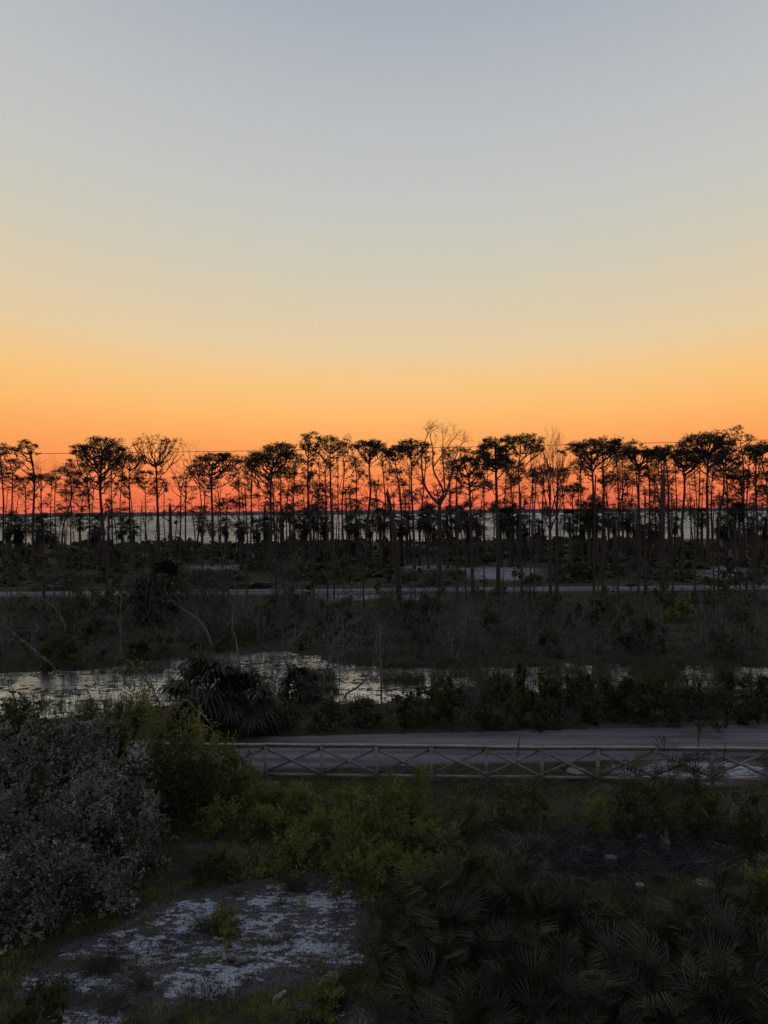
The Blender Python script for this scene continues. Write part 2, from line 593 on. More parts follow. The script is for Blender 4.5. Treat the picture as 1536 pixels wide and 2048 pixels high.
at.data.foreach_set('value', sandv.astype(np.float32))

m, nt, p = new_mat('ground_sand_and_litter')
at_n = nt.nodes.new('ShaderNodeAttribute')
at_n.attribute_name = 'sand'
tcg = nt.nodes.new('ShaderNodeTexCoord')
mpg = nt.nodes.new('ShaderNodeMapping')
mpg.inputs['Rotation'].default_value = (0, 0, 0.35)
mpg.inputs['Scale'].default_value = (0.6, 1.15, 1)
nt.links.new(tcg.outputs['Object'], mpg.inputs[0])
n1 = noise(nt, 1.1, 6, vec=mpg.outputs[0])
n2 = noise(nt, 5.5, 6, vec=mpg.outputs[0])
n3 = noise(nt, 0.35, 3)
n4 = noise(nt, 19, 4)
soil = cramp(nt, n2.outputs[0], [(0.3, (0.014, 0.012, 0.01)), (0.55, (0.03, 0.026, 0.02)), (0.75, (0.055, 0.048, 0.038))])
green = cramp(nt, n4.outputs[0], [(0.35, (0.018, 0.022, 0.01)), (0.7, (0.05, 0.055, 0.022))])
gmx = nt.nodes.new('ShaderNodeMixRGB')
gf = cramp(nt, n3.outputs[0], [(0.4, (0, 0, 0)), (0.6, (1, 1, 1))])
nt.links.new(gf.outputs[0], gmx.inputs[0])
nt.links.new(soil.outputs[0], gmx.inputs[1])
nt.links.new(green.outputs[0], gmx.inputs[2])
lit_c = cramp(nt, n4.outputs[0], [(0.3, (0.03, 0.025, 0.025)), (0.7, (0.1, 0.088, 0.085))])
ins = cramp(nt, at_n.outputs['Fac'], [(0.25, (0, 0, 0)), (0.6, (1, 1, 1))])
gm2 = nt.nodes.new('ShaderNodeMixRGB')
nt.links.new(ins.outputs[0], gm2.inputs[0])
nt.links.new(gmx.outputs[0], gm2.inputs[1])
nt.links.new(lit_c.outputs[0], gm2.inputs[2])
sandc = cramp(nt, n4.outputs[0], [(0.3, (0.19, 0.2, 0.22)), (0.7, (0.37, 0.395, 0.435))])


def mth(op, a, b, c=None):
    n = nt.nodes.new('ShaderNodeMath')
    n.operation = op
    for i, v in enumerate((a, b, c)):
        if v is None:
            continue
        if isinstance(v, (int, float)):
            n.inputs[i].default_value = v
        else:
            nt.links.new(v, n.inputs[i])
    return n.outputs[0]


s = mth('MULTIPLY_ADD', n1.outputs[0], 2.0, -1.0)
s = mth('ADD', s, mth('MULTIPLY_ADD', n2.outputs[0], 1.8, -0.9))
s = mth('ADD', s, mth('MULTIPLY_ADD', n4.outputs[0], 0.9, -0.45))
s = mth('ADD', s, mth('MULTIPLY_ADD', at_n.outputs['Fac'], 0.95, -0.91))
sf = cramp(nt, s, [(0.4, (0, 0, 0)), (0.68, (1, 1, 1))])
s2 = mth('ADD', s, 0.42)
nt.links.new(s2, sf.inputs[0])
fm = nt.nodes.new('ShaderNodeMixRGB')
nt.links.new(sf.outputs[0], fm.inputs[0])
nt.links.new(gm2.outputs[0], fm.inputs[1])
nt.links.new(sandc.outputs[0], fm.inputs[2])
nt.links.new(fm.outputs[0], p.inputs['Base Color'])
p.inputs['Roughness'].default_value = 0.95
p.inputs['Specular IOR Level'].default_value = 0.15
b = nt.nodes.new('ShaderNodeBump')
b.inputs['Strength'].default_value = 0.9
b.inputs['Distance'].default_value = 0.08
nt.links.new(n2.outputs[0], b.inputs['Height'])
nt.links.new(b.outputs[0], p.inputs['Normal'])
tag(obj('ground', gm, m), kind='structure')


def sandy(x, y):
    v = np.zeros(np.shape(x))
    for P in SAND:
        v = np.maximum(v, np.clip(0.5 + poly_sd(x, y, P) / 1.0, 0, 1))
    return v


# roads
def road_mat(name, c1, c2):
    m, nt, p = new_mat(name)
    tcr = nt.nodes.new('ShaderNodeTexCoord')
    mpr = nt.nodes.new('ShaderNodeMapping')
    mpr.inputs['Scale'].default_value = (0.12, 1.6, 1)
    nt.links.new(tcr.outputs['Object'], mpr.inputs[0])
    n1, n2 = noise(nt, 0.9, 5, vec=mpr.outputs[0]), noise(nt, 40, 3)
    mxn = nt.nodes.new('ShaderNodeMath')
    mxn.operation = 'MULTIPLY_ADD'
    mxn.inputs[1].default_value = 0.35
    nt.links.new(n2.outputs[0], mxn.inputs[0])
    nt.links.new(n1.outputs[0], mxn.inputs[2])
    r = cramp(nt, mxn.outputs[0], [(0.5, c1), (0.82, c2)])
    nt.links.new(r.outputs[0], p.inputs['Base Color'])
    p.inputs['Roughness'].default_value = 0.9
    p.inputs['Specular IOR Level'].default_value = 0.25
    b = nt.nodes.new('ShaderNodeBump')
    b.inputs['Strength'].default_value = 0.4
    b.inputs['Distance'].default_value = 0.01
    nt.links.new(n2.outputs[0], b.inputs['Height'])
    nt.links.new(b.outputs[0], p.inputs['Normal'])
    return m


M['asphalt'] = road_mat('worn_asphalt', (0.06, 0.06, 0.064), (0.15, 0.149, 0.155))
M['paint'] = rough_mat('faded_road_paint', (0.12, 0.12, 0.12), (0.24, 0.24, 0.24), 3, 0.7, 0.3)


def road(name, fn, x0, x1, n, ragged):
    x = np.linspace(x0, x1, n)
    a, b_ = fn(x)
    a = a + rng.normal(0, ragged, n)
    b_ = b_ + rng.normal(0, ragged, n)
    mid = (a + b_) / 2
    V = np.concatenate([np.stack([x, a, 0 * x - 0.03], -1), np.stack([x, a + .03, 0 * x + 0.03], -1), np.stack([x, mid, 0 * x + 0.07], -1),
                        np.stack([x, b_ - .03, 0 * x + 0.03], -1), np.stack([x, b_, 0 * x - 0.03], -1)])
    Q = []
    for r in range(4):
        i = np.arange(n - 1) + r * n
        Q.append(np.stack([i, i + 1, i + 1 + n, i + n], -1))
    return tag(obj(name, make_mesh(name, V, np.concatenate(Q)), M['asphalt']), kind='structure')


rd = road('road', ROAD, -120, 120, 700, 0.06)
road('far_road', FAR_ROAD, -200, 200, 300, 0.12)


def stripe(fn, t, w, x0, x1, parent):
    x = np.linspace(x0, x1, 200)
    a, b_ = fn(x)
    y = a + (b_ - a) * t
    z = 0.03 + 0.04 * (1 - abs(t - .5) * 2) + 0.006
    V = np.concatenate([np.stack([x, y - w / 2, 0 * x + z], -1), np.stack([x, y + w / 2, 0 * x + z], -1)])
    i = np.arange(199)
    obj('road_marking', make_mesh('road_marking', V, np.stack([i, i + 1, i + 201, i + 200], -1)), M['paint'], parent)


stripe(ROAD, 0.5, 0.07, -120, 120, rd)
stripe(ROAD, 0.56, 0.07, -120, 120, rd)

# ------------------------------------------------------------------ water
m, nt, p = new_mat('bay_water')
p.inputs['Base Color'].default_value = (0.07, 0.1, 0.12, 1)
p.inputs['Roughness'].default_value = 0.2
p.inputs['IOR'].default_value = 1.4
p.inputs['Specular Tint'].default_value = (0.82, 0.94, 1.0, 1)
t = nt.nodes.new('ShaderNodeTexCoord')
mp = nt.nodes.new('ShaderNodeMapping')
mp.inputs['Scale'].default_value = (0.35, 1, 1)
nt.links.new(t.outputs['Object'], mp.inputs[0])
na = noise(nt, 0.55, 4, vec=mp.outputs[0])
b = nt.nodes.new('ShaderNodeBump')
b.inputs['Strength'].default_value = 0.5
b.inputs['Distance'].default_value = 0.2
nt.links.new(na.outputs[0], b.inputs['Height'])
nt.links.new(b.outputs[0], p.inputs['Normal'])
M['bay'] = m
yy = [284.0]
while yy[-1] < 5480:
    yy.append(yy[-1] + min(yy[-1] / 150.0, 11.0) * rng.uniform(.7, 1.3))
yy = np.array(yy)
ncol = 110
u_ = np.linspace(-1.15, 1.15, ncol)
Yg = np.repeat(yy[:, None], ncol, 1)
Xg = u_[None, :] * (0.62 * Yg + 60) + rng.normal(0, .2, Yg.shape)
stp = np.gradient(yy)[:, None]
crest = (np.arange(len(yy)) % 2)[:, None]
ph = vnoise(Xg, Yg * 2.5, 22.0, 91) * .6 + vnoise(Xg, Yg * 2, 7.0, 92) * .6
Zg = -0.85 + crest * stp * (0.1 + 0.26 * ph) * np.clip(1.3 - Yg / 9000, .5, 1)
Yg = Yg + rng.normal(0, .12, Yg.shape) * stp
ii = np.arange(len(yy) * ncol).reshape(len(yy), ncol)
Qw = np.stack([ii[:-1, :-1], ii[:-1, 1:], ii[1:, 1:], ii[1:, :-1]], -1).reshape(-1, 4)
tag(obj('bay_water', make_mesh('bay_water', np.stack([Xg, Yg, Zg], -1).reshape(-1, 3), Qw), M['bay']), kind='structure')

m, nt, p = new_mat('pond_water')
p.inputs['Base Color'].default_value = (0.62, 0.69, 0.76, 1)
p.inputs['Metallic'].default_value = 0.88
p.inputs['Roughness'].default_value = 0.16
p.inputs['IOR'].default_value = 1.6
p.inputs['Specular Tint'].default_value = (0.86, 0.95, 1.0, 1)
na = noise(nt, 2.2, 3)
b = nt.nodes.new('ShaderNodeBump')
b.inputs['Strength'].default_value = 0.5
b.inputs['Distance'].default_value = 0.06
nt.links.new(na.outputs[0], b.inputs['Height'])
nt.links.new(b.outputs[0], p.inputs['Normal'])
PW = -0.17
me = make_mesh('pond_water', [(-75, 41, PW), (75, 41, PW), (75, 68, PW), (-75, 68, PW)], [(0, 1, 2, 3)])
tag(obj('pond_water', me, m), kind='structure')

# far shore across the bay, a low wooded line
fx = np.linspace(-7000, 7000, 900)
hgt = 24 + 7 * vnoise(fx, 0 * fx, 600, 5) + 5 * vnoise(fx, 0 * fx, 90, 6) + 3 * vnoise(fx, 0 * fx, 25, 8)
V = np.concatenate([np.stack([fx, 0 * fx + 5500, 0 * fx - 3], -1), np.stack([fx, 0 * fx + 5515, hgt * 0.8], -1), np.stack([fx, 0 * fx + 5560, hgt], -1), np.stack([fx, 0 * fx + 6400, hgt * 0.6 - 8], -1)])
n = len(fx)
Q = np.concatenate([np.stack([np.arange(n - 1) + r * n, np.arange(n - 1) + r * n + 1, np.arange(n - 1) + (r + 1) * n + 1, np.arange(n - 1) + (r + 1) * n], -1) for r in range(3)])
M['hazed_wood'] = rough_mat('far_woodland_hazed', (0.09, 0.09, 0.1), (0.15, 0.145, 0.15), 0.01, 0.9, 0.1)  # paler grey than the trees themselves: distant haze is painted into this colour
tag(obj('far_shore', make_mesh('far_shore', V, Q), M['hazed_wood']), kind='structure')

# ------------------------------------------------------------------ pines
def grow(out, p, d, L, r, depth, up=0.12, spread=0.55, kids=(2, 4), shrink=0.68, wig=0.18, nseg=4, rmin=0.006):
    p, d = np.array(p, float), unit(np.array(d, float))
    pts = [p.copy()]
    for i in range(nseg):
        d = unit(d + rng.normal(0, wig, 3) + np.array([0, 0, up]))
        q = p + d * L / nseg
        ra, rb_ = r * (1 - 0.5 * i / nseg), r * (1 - 0.5 * (i + 1) / nseg)
        out.append((p, q, ra, rb_))
        p = q
        pts.append(p)
    if depth <= 0:
        return
    for k in range(int(rng.integers(kids[0], kids[1] + 1))):
        j = nseg if k == 0 else int(rng.integers(max(1, nseg // 2), nseg + 1))
        nd = unit(d + rng.normal(0, spread, 3))
        grow(out, pts[j], nd, L * shrink * rng.uniform(.75, 1.2), max(rmin, r * .55), depth - 1, up, spread, kids, shrink, wig, nseg, rmin)


def put(mb, out, k=4):
    P0 = np.array([o[0] for o in out])
    P1 = np.array([o[1] for o in out])
    mb.segs(P0, P1, np.array([o[2] for o in out]), np.array([o[3] for o in out]), k)
    return mb


def ground_at(px, D):
    g = A(px, 1026 + H * F / D, D)
    g[2] = h1(g[0], g[1])
    return g


def smooth_path(P, n):
    P = np.asarray(P, float)
    d = np.concatenate([[0], np.cumsum(np.linalg.norm(np.diff(P, axis=0), axis=1))])
    t = np.linspace(0, d[-1], n)
    R = np.stack([np.interp(t, d, P[:, k]) for k in range(3)], -1)
    for _ in range(2):
        R[1:-1] = 0.25 * R[:-2] + 0.5 * R[1:-1] + 0.25 * R[2:]
    return R


def clump_centres(c, rx, rz, dens):
    rx, rz = rx * 1.32, rz * 1.1
    K = int(np.clip(9 + rx * rx * 2.0, 9, 46) * min(1, 0.5 + dens / 2))
    th = rng.random(K) * 2 * math.pi
    rho = np.sqrt(rng.random(K)) * 0.98
    z = rz * (1.15 * np.sqrt(1 - rho ** 2) - 0.35 + rng.normal(0, 0.22, K))
    low = rng.random(K) < 0.25
    z[low] -= rz * (0.5 + 0.6 * rng.random(low.sum()))
    return c + np.stack([rx * rho * np.cos(th), 0.85 * rx * rho * np.sin(th), z], -1)


def tufts(mb, S, rx, dens, blade=(0.3, 0.54), width=0.08):
    n = max(4, int(13.5 * dens))
    sg = float(np.clip(0.17 * rx, 0.26, 0.5))
    C = np.repeat(S, n, 0) + rng.normal(size=(len(S) * n, 3)) * np.array([sg, sg, sg * 0.5])
    k = 6
    CC = np.repeat(C, k, 0)
    D_ = unit(rng.normal(size=(len(CC), 3)) * np.array([1, 1, 0.7]) + np.array([0, 0, 0.45]))
    mb.blades(CC, D_, rng.uniform(*blade, len(CC)), width)


def limbs(mb, path, S, r):
    """limbs sweep out and up from the trunk to the foliage, forking on the way"""
    zt = path[:, 2]
    order_ = np.argsort(np.arctan2(S[:, 1] - path[-1, 1], S[:, 0] - path[-1, 0]))
    S = S[order_]
    i = 0
    while i < len(S):
        grp = S[i:i + rng.integers(2, 5)]
        i += len(grp)
        main = grp[np.argmax(np.linalg.norm(grp[:, :2] - path[-1, :2], axis=1))]
        hd = np.linalg.norm(main[:2] - path[-1, :2])
        za = np.clip(main[2] - hd * rng.uniform(0.15, 1.25) - 0.4, zt[0] + 0.45 * (zt[-1] - zt[0]), zt[-1] - 0.2)
        a = np.array([np.interp(za, zt, path[:, k]) for k in range(3)])
        ctrl = a * 0.45 + main * 0.55
        ctrl[2] = a[2] + (main[2] - a[2]) * rng.uniform(-0.1, 0.75)
        ctrl[:2] += rng.normal(0, .12, 2) * hd
        L = bez(a, ctrl, main, 8) + np.concatenate([np.zeros((1, 3)), rng.normal(0, 0.05 + 0.03 * hd, (6, 3)), np.zeros((1, 3))])
        mb.tube(L, np.linspace(r, r * 0.3, 8), 5, cap=False)
        for s in grp:
            if s is main:
                continue
            k = rng.integers(3, 6)
            q = L[k]
            c2 = (q + s) / 2 + np.array([0, 0, -0.15 * np.linalg.norm(s - q)])
            B = bez(q, c2, s, 5)
            mb.segs(B[:-1], B[1:], np.linspace(r * .5, r * .25, 4), np.linspace(r * .42, r * .18, 4), 4)


def stubs(mb, path, n, r, lo=0.35, hi=0.95, ln=(0.8, 2.6)):
    t = rng.uniform(lo, hi, n)
    for tt in t:
        f = tt * (len(path) - 1)
        i = min(int(f), len(path) - 2)
        p = path[i] + (path[i + 1] - path[i]) * (f - i)
        a = rng.random() * 2 * math.pi
        d = np.array([math.cos(a), math.sin(a), rng.uniform(-0.15, 0.7)])
        l = rng.uniform(*ln)
        q = p + d * l * 0.55
        e = q + np.array([d[0], d[1], d[2] + rng.uniform(-.2, .6)]) * l * 0.45
        mb.segs([p, q], [q, e], [r, r * .65], [r * .65, r * .3], 4)
        if rng.random() < 0.6:
            e2 = q + unit(d + rng.normal(0, 0.5, 3)) * l * 0.4
            mb.segs([q], [e2], r * .5, r * .25, 3)


def side_branches(tb, fb, path, n, lo, hi, reach):
    '''ragged lower branches, forked, with thin tufts of needles at their ends'''
    for q in range(n):
        f = rng.uniform(lo, hi) * (len(path) - 1)
        i = min(int(f), len(path) - 2)
        p0 = path[i] + (path[i + 1] - path[i]) * (f - i)
        a = rng.random() * 6.28
        L = reach * rng.uniform(.4, 1.0)
        d = np.array([math.cos(a), math.sin(a), rng.uniform(-.1, .7)])
        B = bez(p0, p0 + d * L * .5 + np.array([0, 0, -.1 * L]), p0 + np.array([d[0], d[1], d[2] + rng.uniform(0, .6)]) * L, 6)
        B[1:-1] += rng.normal(0, .05 * L, (4, 3))
        tb.segs(B[:-1], B[1:], np.linspace(.06, .035, 5), np.linspace(.055, .025, 5), 4)
        ends = []
        for k in range(int(rng.integers(3, 7))):
            q0 = B[int(rng.integers(2, 6))]
            e = q0 + unit(d + rng.normal(0, .7, 3) + np.array([0, 0, .3])) * L * rng.uniform(.2, .5)
            tb.segs([q0], [e], .028, .016, 3)
            ends.append(e)
        if rng.random() < .72:
            tufts(fb, np.array(ends), 1.2, rng.uniform(.2, .6))


def pine(label, D, bx, trunk, r0, clumps, dens=1.0, nst=10, group='pines of the skyline', name='pine_tree', bark='bark'):
    base = ground_at(bx, D)
    root = thing(name, label, 'pine tree', base, group)
    P = [np.zeros(3) + np.array([0, 0, -0.3])]
    wob = 0.0
    for (x, y) in trunk:
        q = A(x, y, D) - base
        wob += rng.normal(0, 0.3)
        q[1] += wob
        q[0] += rng.normal(0, .22) if (x, y) != trunk[-1] else 0
        P.append(q)
    path = smooth_path(P, 22)
    tb = MB()
    r0 *= 1.12
    R = r0 * (1 - 0.62 * np.linspace(0, 1, 22) ** 0.9)
    R[0] *= 1.35
    tb.tube(path, R, 9, rough=0.05)
    fb = MB()
    for (cx, cy, rx, ry, *ex) in clumps:
        dn = dens * (ex[0] if ex else 1)
        c = A(cx, cy, D) - base
        k = D / F
        off = rng.normal(0, 0.35) * rx * k
        c[1] += np.clip(off, -2, 2) + np.interp(c[2], path[:, 2], path[:, 1])
        S = clump_centres(c, rx * k, ry * k, dn)
        limbs(tb, path, S, np.clip(r0 * 0.34, 0.06, 0.13))
        tufts(fb, S, rx * k, dn)
    side_branches(tb, fb, path, int(rng.integers(6, 12)), .45, .93, 1.2 + r0 * 6)
    stubs(tb, path, nst + 6, 0.04, ln=(0.8, 0.8 + r0 * 7))
    tb.build('trunk', M[bark], root, smooth=True)
    fb.build('crown', M['needle'], root)
    return root


PINES = [
    ('pine cut by the left picture edge with small high crown', 175, 6, [(6, 1000), (3, 910)], .26, [(0, 902, 17, 12), (-12, 930, 14, 8)], 1, 8),
    ('pine at left picture edge with flat crown under taller neighbour', 185, 18, [(18, 1010), (21, 940)], .26, [(20, 930, 21, 9), (6, 950, 14, 8), (33, 958, 10, 6)], 1, 8),
    ('leaning pine with lopsided two-tuft crown near left picture edge', 141, 68, [(68, 1060), (66, 960), (64, 925), (57, 905)], .3, [(57, 896, 18, 12), (25, 902, 13, 9, .7), (69, 957, 10, 7)], 1, 12),
    ('thin pine with sparse crown just left of the small bare tree', 180, 52, [(51, 1020), (50, 970)], .2, [(48, 964, 15, 7, .6), (36, 982, 8, 5, .6)], .9, 8),
    ('slim pine with tiny tuft left of the dominant broad pine', 185, 141, [(142, 1010), (141, 930)], .17, [(141, 925, 10, 6, .7), (150, 950, 14, 7)], .9, 8),
    ('slender pine whose crown hangs below the dominant broad pine', 170, 178, [(178, 1020), (176, 945)], .22, [(160, 942, 26, 12), (150, 972, 22, 12), (182, 965, 12, 9)], 1, 8),
    ('dominant broad pine with layered dark dome crown, tallest on the left side', 141, 210, [(209, 1060), (208, 980), (209, 900)], .36,
     [(211, 889, 32, 12), (186, 910, 30, 12), (236, 906, 22, 12), (165, 903, 14, 10), (204, 925, 18, 9, .6), (212, 965, 12, 12, .8)], 1.1, 14),
    ('thin pine pressed against right side of the dominant broad pine', 165, 226, [(226, 1030), (222, 935)], .2, [(222, 925, 16, 8), (238, 932, 14, 8, .7)], .9, 10),
    ('pine with loose flat crown between broad dome pine and airy umbrella pine', 165, 263, [(261, 1030), (258, 940)], .24, [(262, 917, 24, 8), (278, 925, 14, 7, .7), (248, 960, 13, 8), (238, 968, 8, 6, .6)], 1, 10),
    ('small dark pine in front of the umbrella pine, crown at half its height', 170, 289, [(289, 1040), (287, 965)], .17, [(290, 950, 15, 9), (277, 962, 10, 8)], 1, 8),
    ('tall airy umbrella pine with open rounded crown and dark tuft halfway down', 150, 317, [(318, 1060), (315, 975), (313, 930)], .34,
     [(312, 886, 39, 17, .38), (288, 890, 16, 9, .5), (337, 888, 15, 9, .5), (320, 974, 15, 12)], .95, 10),
    ('thin pine with scrappy tufts beside the small spreading dead tree', 180, 371, [(372, 1020), (372, 950)], .22, [(378, 945, 14, 7, .5), (382, 980, 12, 7, .5), (355, 958, 10, 6, .5)], .9, 16),
    ('broad pine with many upswept limbs and wide flat crown left of centre', 160, 425, [(424, 1040), (422, 970), (424, 930)], .36,
     [(431, 917, 36, 9), (402, 925, 24, 9, .8), (458, 925, 22, 10), (446, 912, 14, 6), (390, 935, 10, 6, .6)], .95, 12),
    ('short pine with flat dark cap low over the water left of centre', 165, 455, [(456, 1040), (455, 1008)], .2, [(456, 1005, 18, 8), (441, 1012, 8, 5, .6)], 1.1, 8),
    ('slim pine with airy crown just right of the upswept pine', 175, 500, [(501, 1030), (502, 950)], .22, [(500, 938, 16, 8, .7), (488, 958, 10, 7, .6)], .9, 12),
    ('spreading pine with three-tier flat crown, first big one left of centre', 150, 542, [(543, 1050), (542, 975), (548, 915)], .34,
     [(546, 908, 32, 9), (515, 919, 24, 9), (563, 896, 26, 8), (506, 930, 14, 7, .8), (582, 912, 12, 8, .6)], 1.05, 14),
    ('straight pole-like pine with thin crown right of the three-tier pine', 165, 562, [(561, 1030), (560, 925)], .2, [(572, 915, 16, 9, .6), (558, 935, 10, 6, .5)], .9, 14),
    ('thin straight pine with tiny clump halfway between two crowned pines', 190, 583, [(583, 1020), (581, 948)], .15, [(580, 942, 8, 8, .7), (590, 925, 12, 8, .5)], .9, 14),
    ('tall pine with small high rounded crown, left of a matching pair', 150, 619, [(620, 1050), (618, 980), (617, 890)], .28,
     [(623, 881, 20, 12), (612, 897, 12, 8, .8), (632, 903, 12, 8, .6), (620, 955, 9, 9, .8)], 1, 16),
    ('tall pine with flat bonnet crown, right of a matching pair', 150, 664, [(664, 1050), (662, 980), (660, 905)], .3,
     [(667, 886, 27, 9), (648, 895, 16, 8, .7), (683, 895, 12, 8, .7), (640, 975, 8, 8, .6)], .95, 20),
    ('thin pine between the matching pair with stub branches', 180, 638, [(637, 1030), (640, 960), (638, 925)], .18, [(636, 915, 12, 7, .6), (638, 978, 8, 7, .7)], .9, 16),
    ('sparse straggling pine with foliage only down its left side', 170, 712, [(713, 1030), (711, 950), (707, 905)], .2, [(705, 898, 7, 8, .7), (710, 925, 12, 10, .45), (716, 945, 9, 8, .5)], .9, 16),
    ('leaning crooked pine with neat flat crown near picture centre', 140, 731, [(733, 1060), (738, 980), (736, 930), (741, 905)], .3,
     [(741, 893, 25, 9), (727, 889, 12, 6), (754, 897, 12, 7), (733, 908, 14, 7, .4)], 1, 10),
    ('low small pine with flat crown at picture centre under leaning pine', 190, 705, [(703, 1030), (700, 985)], .16, [(698, 980, 13, 6, .8), (688, 988, 7, 4, .6)], 1, 10),
    ('pine with wide dark crown just left of the broken snag top', 160, 806, [(804, 1040), (797, 970), (790, 920)], .26, [(790, 903, 21, 10), (778, 912, 13, 8), (800, 897, 12, 7)], 1, 12),
    ('pine with mid-height fan of foliage beside the broken snag', 180, 812, [(811, 1030), (804, 960)], .18, [(782, 945, 13, 6, .8), (800, 942, 10, 5, .6)], 1, 12),
    ('high-crowned pine standing immediately left of forked leafless giant', 150, 829, [(828, 1050), (824, 970), (822, 905)], .28,
     [(828, 890, 25, 11), (813, 900, 14, 9), (842, 893, 12, 9, .8), (833, 908, 18, 7, .4)], 1.05, 14),
    ('straight double companion of the high-crowned pine by forked giant', 170, 822, [(821, 1040), (819, 930)], .19, [(810, 918, 13, 7, .6)], .9, 16),
    ('pine whose crown peeps out behind right arm of forked giant', 185, 912, [(911, 1030), (914, 920)], .22, [(918, 904, 26, 8, .8), (896, 915, 14, 8, .7)], .95, 10),
    ('near thick-trunked pine with split dark crown right of forked giant', 104, 946, [(944, 1100), (940, 1000), (938, 950)], .27,
     [(932, 925, 25, 9), (960, 936, 17, 9), (915, 940, 11, 6, .6), (955, 950, 16, 8, .35)], 1.1, 18),
    ('heavy-crowned near pine with dark ragged top right of centre', 102, 996, [(995, 1100), (994, 980), (993, 890)], .3,
     [(1000, 885, 26, 11), (982, 897, 18, 10), (1016, 903, 16, 11), (1002, 922, 24, 9), (970, 915, 12, 8, .6)], 1.1, 18),
    ('curved pine with feathery round crown in a gap right of centre', 145, 1037, [(1036, 1040), (1034, 990), (1042, 930), (1040, 905)], .24,
     [(1048, 880, 27, 9), (1036, 888, 14, 8), (1066, 888, 15, 8), (1078, 898, 7, 5, .6)], .95, 8),
    ('thin straight pine under right edge of the feathery round crown', 160, 1066, [(1066, 1040), (1064, 960), (1060, 912)], .17, [(1062, 900, 12, 7, .6), (1074, 903, 12, 5, .7)], .9, 8),
    ('pine with flat skirt crown below the heavy-crowned near pine', 150, 1024, [(1023, 1050), (1020, 950)], .2, [(1025, 935, 20, 9), (1008, 925, 16, 8), (1040, 945, 9, 6, .6)], 1, 12),
    ('pine with small plate of foliage behind the upright bare tree', 160, 1117, [(1116, 1030), (1116, 955)], .18, [(1118, 942, 18, 6), (1120, 908, 11, 6, .6)], 1, 14),
    ('low pine with rounded cap right of the upright bare tree', 145, 1146, [(1147, 1050), (1145, 995)], .22, [(1143, 982, 21, 9), (1157, 975, 9, 6, .7)], 1.1, 12),
    ('wide double-domed pine left of a long flat canopy', 140, 1187, [(1187, 1060), (1186, 980), (1184, 905)], .32,
     [(1175, 890, 26, 10), (1157, 898, 18, 9), (1208, 886, 28, 10), (1195, 905, 22, 8, .5), (1160, 930, 15, 7, .5)], 1.05, 14),
    ('dark-stemmed pine under right dome of the double-domed crown', 140, 1212, [(1211, 1060), (1210, 980), (1208, 905)], .28, [(1218, 895, 20, 9), (1230, 903, 13, 8), (1212, 960, 9, 8), (1230, 950, 12, 6, .6)], 1, 16),
    ('slim pine with drooping sparse crown between dome and long canopy', 165, 1248, [(1249, 1030), (1247, 915)], .2, [(1252, 900, 18, 8, .7), (1238, 918, 10, 6, .5), (1230, 955, 10, 6, .5)], .95, 16),
    ('pine carrying left half of long flat canopy', 145, 1282, [(1281, 1050), (1281, 980), (1280, 930)], .3, [(1278, 910, 26, 9), (1298, 907, 18, 9), (1262, 903, 14, 7), (1282, 938, 13, 8, .6)], 1.1, 14),
    ('thin twin-stem pine beneath long flat canopy', 165, 1299, [(1298, 1040), (1299, 940)], .2, [(1310, 910, 16, 8), (1303, 950, 10, 6, .6)], 1, 16),
    ('slim pine right of the twin-stem one under flat canopy', 165, 1311, [(1311, 1040), (1309, 940)], .18, [(1320, 915, 12, 8)], 1, 16),
    ('pine with small raised crown joining the two flat canopies', 150, 1336, [(1336, 1050), (1335, 970), (1332, 920)], .26, [(1334, 900, 20, 8), (1322, 905, 12, 7, .8), (1338, 965, 10, 9, .7)], 1, 18),
    ('thick pine with heavy dark flat crown left of the great right-hand crown', 145, 1367, [(1367, 1050), (1368, 980), (1370, 930)], .36,
     [(1377, 915, 28, 11), (1358, 908, 18, 8), (1392, 922, 14, 9)], 1.15, 12),
    ('paired thin pine just left of the great right-hand crown', 170, 1393, [(1396, 1030), (1390, 930)], .18, [(1388, 925, 10, 6, .7)], .9, 14),
    ('great pine with widest highest crown on the right side', 140, 1416, [(1415, 1060), (1414, 980), (1418, 905)], .36,
     [(1408, 880, 30, 10), (1436, 878, 28, 11), (1385, 890, 18, 9), (1462, 892, 20, 11), (1425, 892, 24, 9, .6), (1392, 902, 14, 7, .6)], 1.05, 12),
    ('slanting pine under right shoulder of the great crown', 150, 1436, [(1433, 1040), (1444, 985), (1446, 925)], .3, [(1452, 910, 20, 10), (1438, 920, 14, 9), (1467, 925, 13, 8)], 1.05, 18),
    ('tall scraggy pine poking above its neighbours near right picture edge', 165, 1490, [(1490, 1030), (1488, 930), (1478, 880)], .22, [(1474, 863, 13, 7, .7), (1488, 875, 10, 6, .5), (1499, 880, 6, 8, .3)], .9, 14),
    ('pine with mid-level flat crown near right picture edge', 145, 1484, [(1483, 1050), (1483, 965)], .26, [(1482, 950, 22, 9), (1465, 958, 13, 7), (1500, 955, 10, 7)], 1.1, 18),
    ('dense-crowned pine at right picture edge', 140, 1512, [(1511, 1060), (1510, 980), (1510, 910)], .3, [(1512, 902, 26, 11), (1530, 898, 20, 10), (1496, 910, 14, 9)], 1.1, 14),
    ('pine cut by right picture edge with low drooping crown', 160, 1533, [(1532, 1040), (1533, 960)], .22, [(1530, 955, 16, 10), (1540, 930, 14, 12), (1522, 978, 10, 7)], 1, 14),
]
for lab, D, bx, tr, r0, cl, dn, ns in PINES:
    pine(lab, D, bx, tr, r0, cl, dn, ns)

